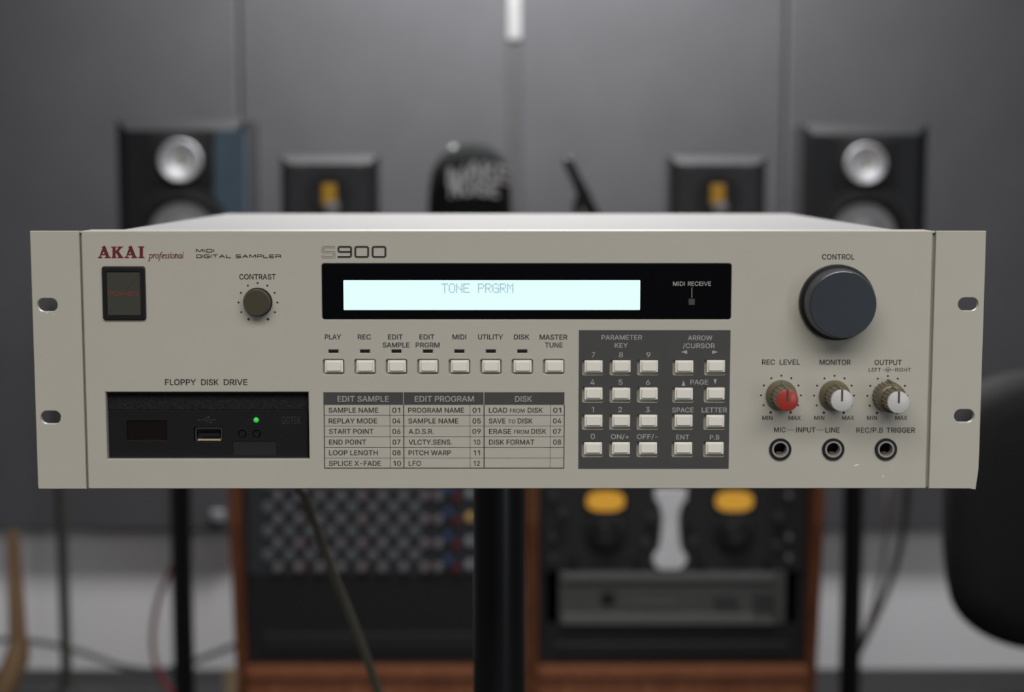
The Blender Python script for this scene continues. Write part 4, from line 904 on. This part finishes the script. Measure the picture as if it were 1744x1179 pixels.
# ------------------------------------------------------------------ wooden trestle at the left edge
TW = wood('raw_pine', '8a6e54', 'a58563', .6); YT = 2.45
tr_ = root('wooden_trestle', 'pale wooden trestle leg at the left edge of the picture', 'trestle', (at(24, 1000, YT).x, YT, 0))
a = at(22, 905, YT); b = at(31, 1100, YT)
bm = bmesh.new(); tube(bm, [a, b], [.014, .020], 6); finish('post', bm, TW, tr_)
bm = bmesh.new(); tube(bm, [at(36, 1085, YT), at(30, 1118, YT), at(12, 1165, YT), at(-20, 1225, YT), (at(-45, 1250, YT).x, YT, .02)], [.018, .026, .026, .024, .022], 6); finish('leg', bm, TW, tr_, True)
# pale plank leaning at the left rack
pa, pb = at(394, 1140, YR - .02), at(385, 1215, YR - .02)
bm = bmesh.new(); tube(bm, [pa, (pb.x - .012, YR - .035, .0)], .013, 4); finish('wooden_plank', bm, wood('pale_batten', '8d7a62', 'a6947a'), label='pale wooden batten leaning on the left walnut rack', cat='plank')

# ------------------------------------------------------------------ cables in the background
GC = mat('grey_cable', (.045, .045, .047), .6); RC = mat('red_cable', (.16, .012, .018), .5); BC = mat('black_cable', (.016, .015, .015), .6); OC = mat('brown_cable', (.10, .085, .08), .6)
def cable(name, pts, r, m, label): finish(name, tube(bmesh.new(), smoothpath(pts), r, 8), m, smooth=True, label=label, cat='cable', group='cables on the floor behind')
yc = YW - .08
cable('grey_cable', [at(-160, 1105, yc), at(-60, 1092, yc), at(50, 1092, yc), at(130, 1108, yc), at(210, 1135, yc), at(275, 1141, yc), at(330, 1127, yc), at(395, 1102, yc), at(470, 1085, yc), at(560, 1120, yc)], .007, GC, 'grey cable sagging low along the white wall behind the microphone stand')
yc = 2.75
cable('red_cable', [at(300, 840, yc), at(300, 920, yc), at(294, 962, yc), at(272, 1015, yc), at(262, 1060, yc), at(260, 1100, yc), at(268, 1140, yc), at(290, 1178, yc), at(330, 1230, yc)], .0055, RC, 'thin red cable curving beside the black column stand of the loudspeaker with the painted blue reflection')
yc = 2.62
cable('black_cable', [at(1540, 700, yc), at(1545, 833, yc), at(1537, 910, yc), at(1520, 980, yc), at(1494, 1045, yc), at(1464, 1108, yc), at(1440, 1160, yc), at(1424, 1240, yc), at(1414, 1320, yc), (at(1400, 1380, yc).x, yc, .03), (at(1370, 1380, yc).x, yc, .0075)], .007, BC, 'black cable hanging in a curve to the column stand of the all-black loudspeaker')
yc = 2.75
cable('brown_cable', [at(1512, 700, yc + .06), at(1512, 833, yc), at(1508, 910, yc), at(1500, 980, yc), at(1484, 1048, yc), at(1458, 1112, yc), at(1430, 1170, yc), at(1412, 1260, yc), (at(1400, 1330, yc).x, yc, .03), (at(1380, 1330, yc).x, yc + .03, .006), (at(1350, 1330, yc).x, yc + .04, .0055)], .0055, OC, 'pale brown cable hanging just left of the black one')
# small pale socket on the wall panel
p = at(372, 878, YP)
wo = finish('wall_socket', box(bmesh.new(), p.x - .016, p.x + .016, YP - .012, YP, p.z - .013, p.z + .013, .003), mat('pale_socket', (.30, .30, .32), .5), label='small pale socket low on the wall beside the left rack', cat='socket')

# ------------------------------------------------------------------ office chair, right
YCH = 1.45
LE_ = mat('black_leather', (.009, .009, .0095), .8, spec=.25, bump=.2, bscale=200)
cx = at(1860, 900, YCH).x
ch = root('office_chair', 'black padded office chair with a tall rounded back at the right edge', 'chair', (cx, YCH + .3, 0))
outl = [(1621, 950), (1621, 850), (1627, 790), (1642, 725), (1672, 672), (1720, 645), (1800, 634), (1920, 634), (2010, 650), (2060, 690), (2090, 790), (2095, 950), (2080, 1035), (2030, 1090), (1940, 1118), (1790, 1122), (1725, 1112), (1668, 1082), (1633, 1035)]
outl = [tuple(p) for p in smoothpath([Vector((a, b, 0)) for a, b in outl] + [Vector((1621, 950, 0))], 3)][:-1]
O = [pm(a, b, YCH) for a, b, _ in outl]
sg = -1 if area2(O) > 0 else 1
bm = bmesh.new()
loft(bm, [(offset(O, sg * .05), YCH - .012), (offset(O, sg * .025), YCH - .002), (offset(O, sg * .006), YCH + .018), (O, YCH + .045), (offset(O, sg * .006), YCH + .075), (offset(O, sg * .03), YCH + .1)])
finish('backrest', bm, LE_, ch, True)
bm = bmesh.new(); box(bm, cx - .24, cx + .24, YCH - .52, YCH - .03, .42, .52, .035, 4); finish('seat', bm, LE_, ch, True)
bm = bmesh.new(); tube(bm, [(cx, YCH + .11, .66), (cx, YCH + .12, .45), (cx, YCH - .02, .40), (cx, YCH - .2, .40)], .022, 10); finish('back_support', bm, SATINB, ch, True)
bm = bmesh.new(); tube(bm, [(cx, YCH - .26, .07), (cx, YCH - .26, .43)], .028, 16); finish('gas_lift', bm, SATINB, ch, True)
for k in range(5):
    a = R(72 * k + 18); e = (cx + .28 * cos(a), YCH - .26 + .28 * sin(a), .075)
    bm = bmesh.new(); tube(bm, [(cx, YCH - .26, .10), e], [.026, .016], 8); lg = finish('leg', bm, SATINB, ch, True)
    bm = bmesh.new(); tube(bm, [(e[0] - .02, e[1], .028), (e[0] + .02, e[1], .028)], .028, 16); finish('caster', bm, SATINB, lg, True)
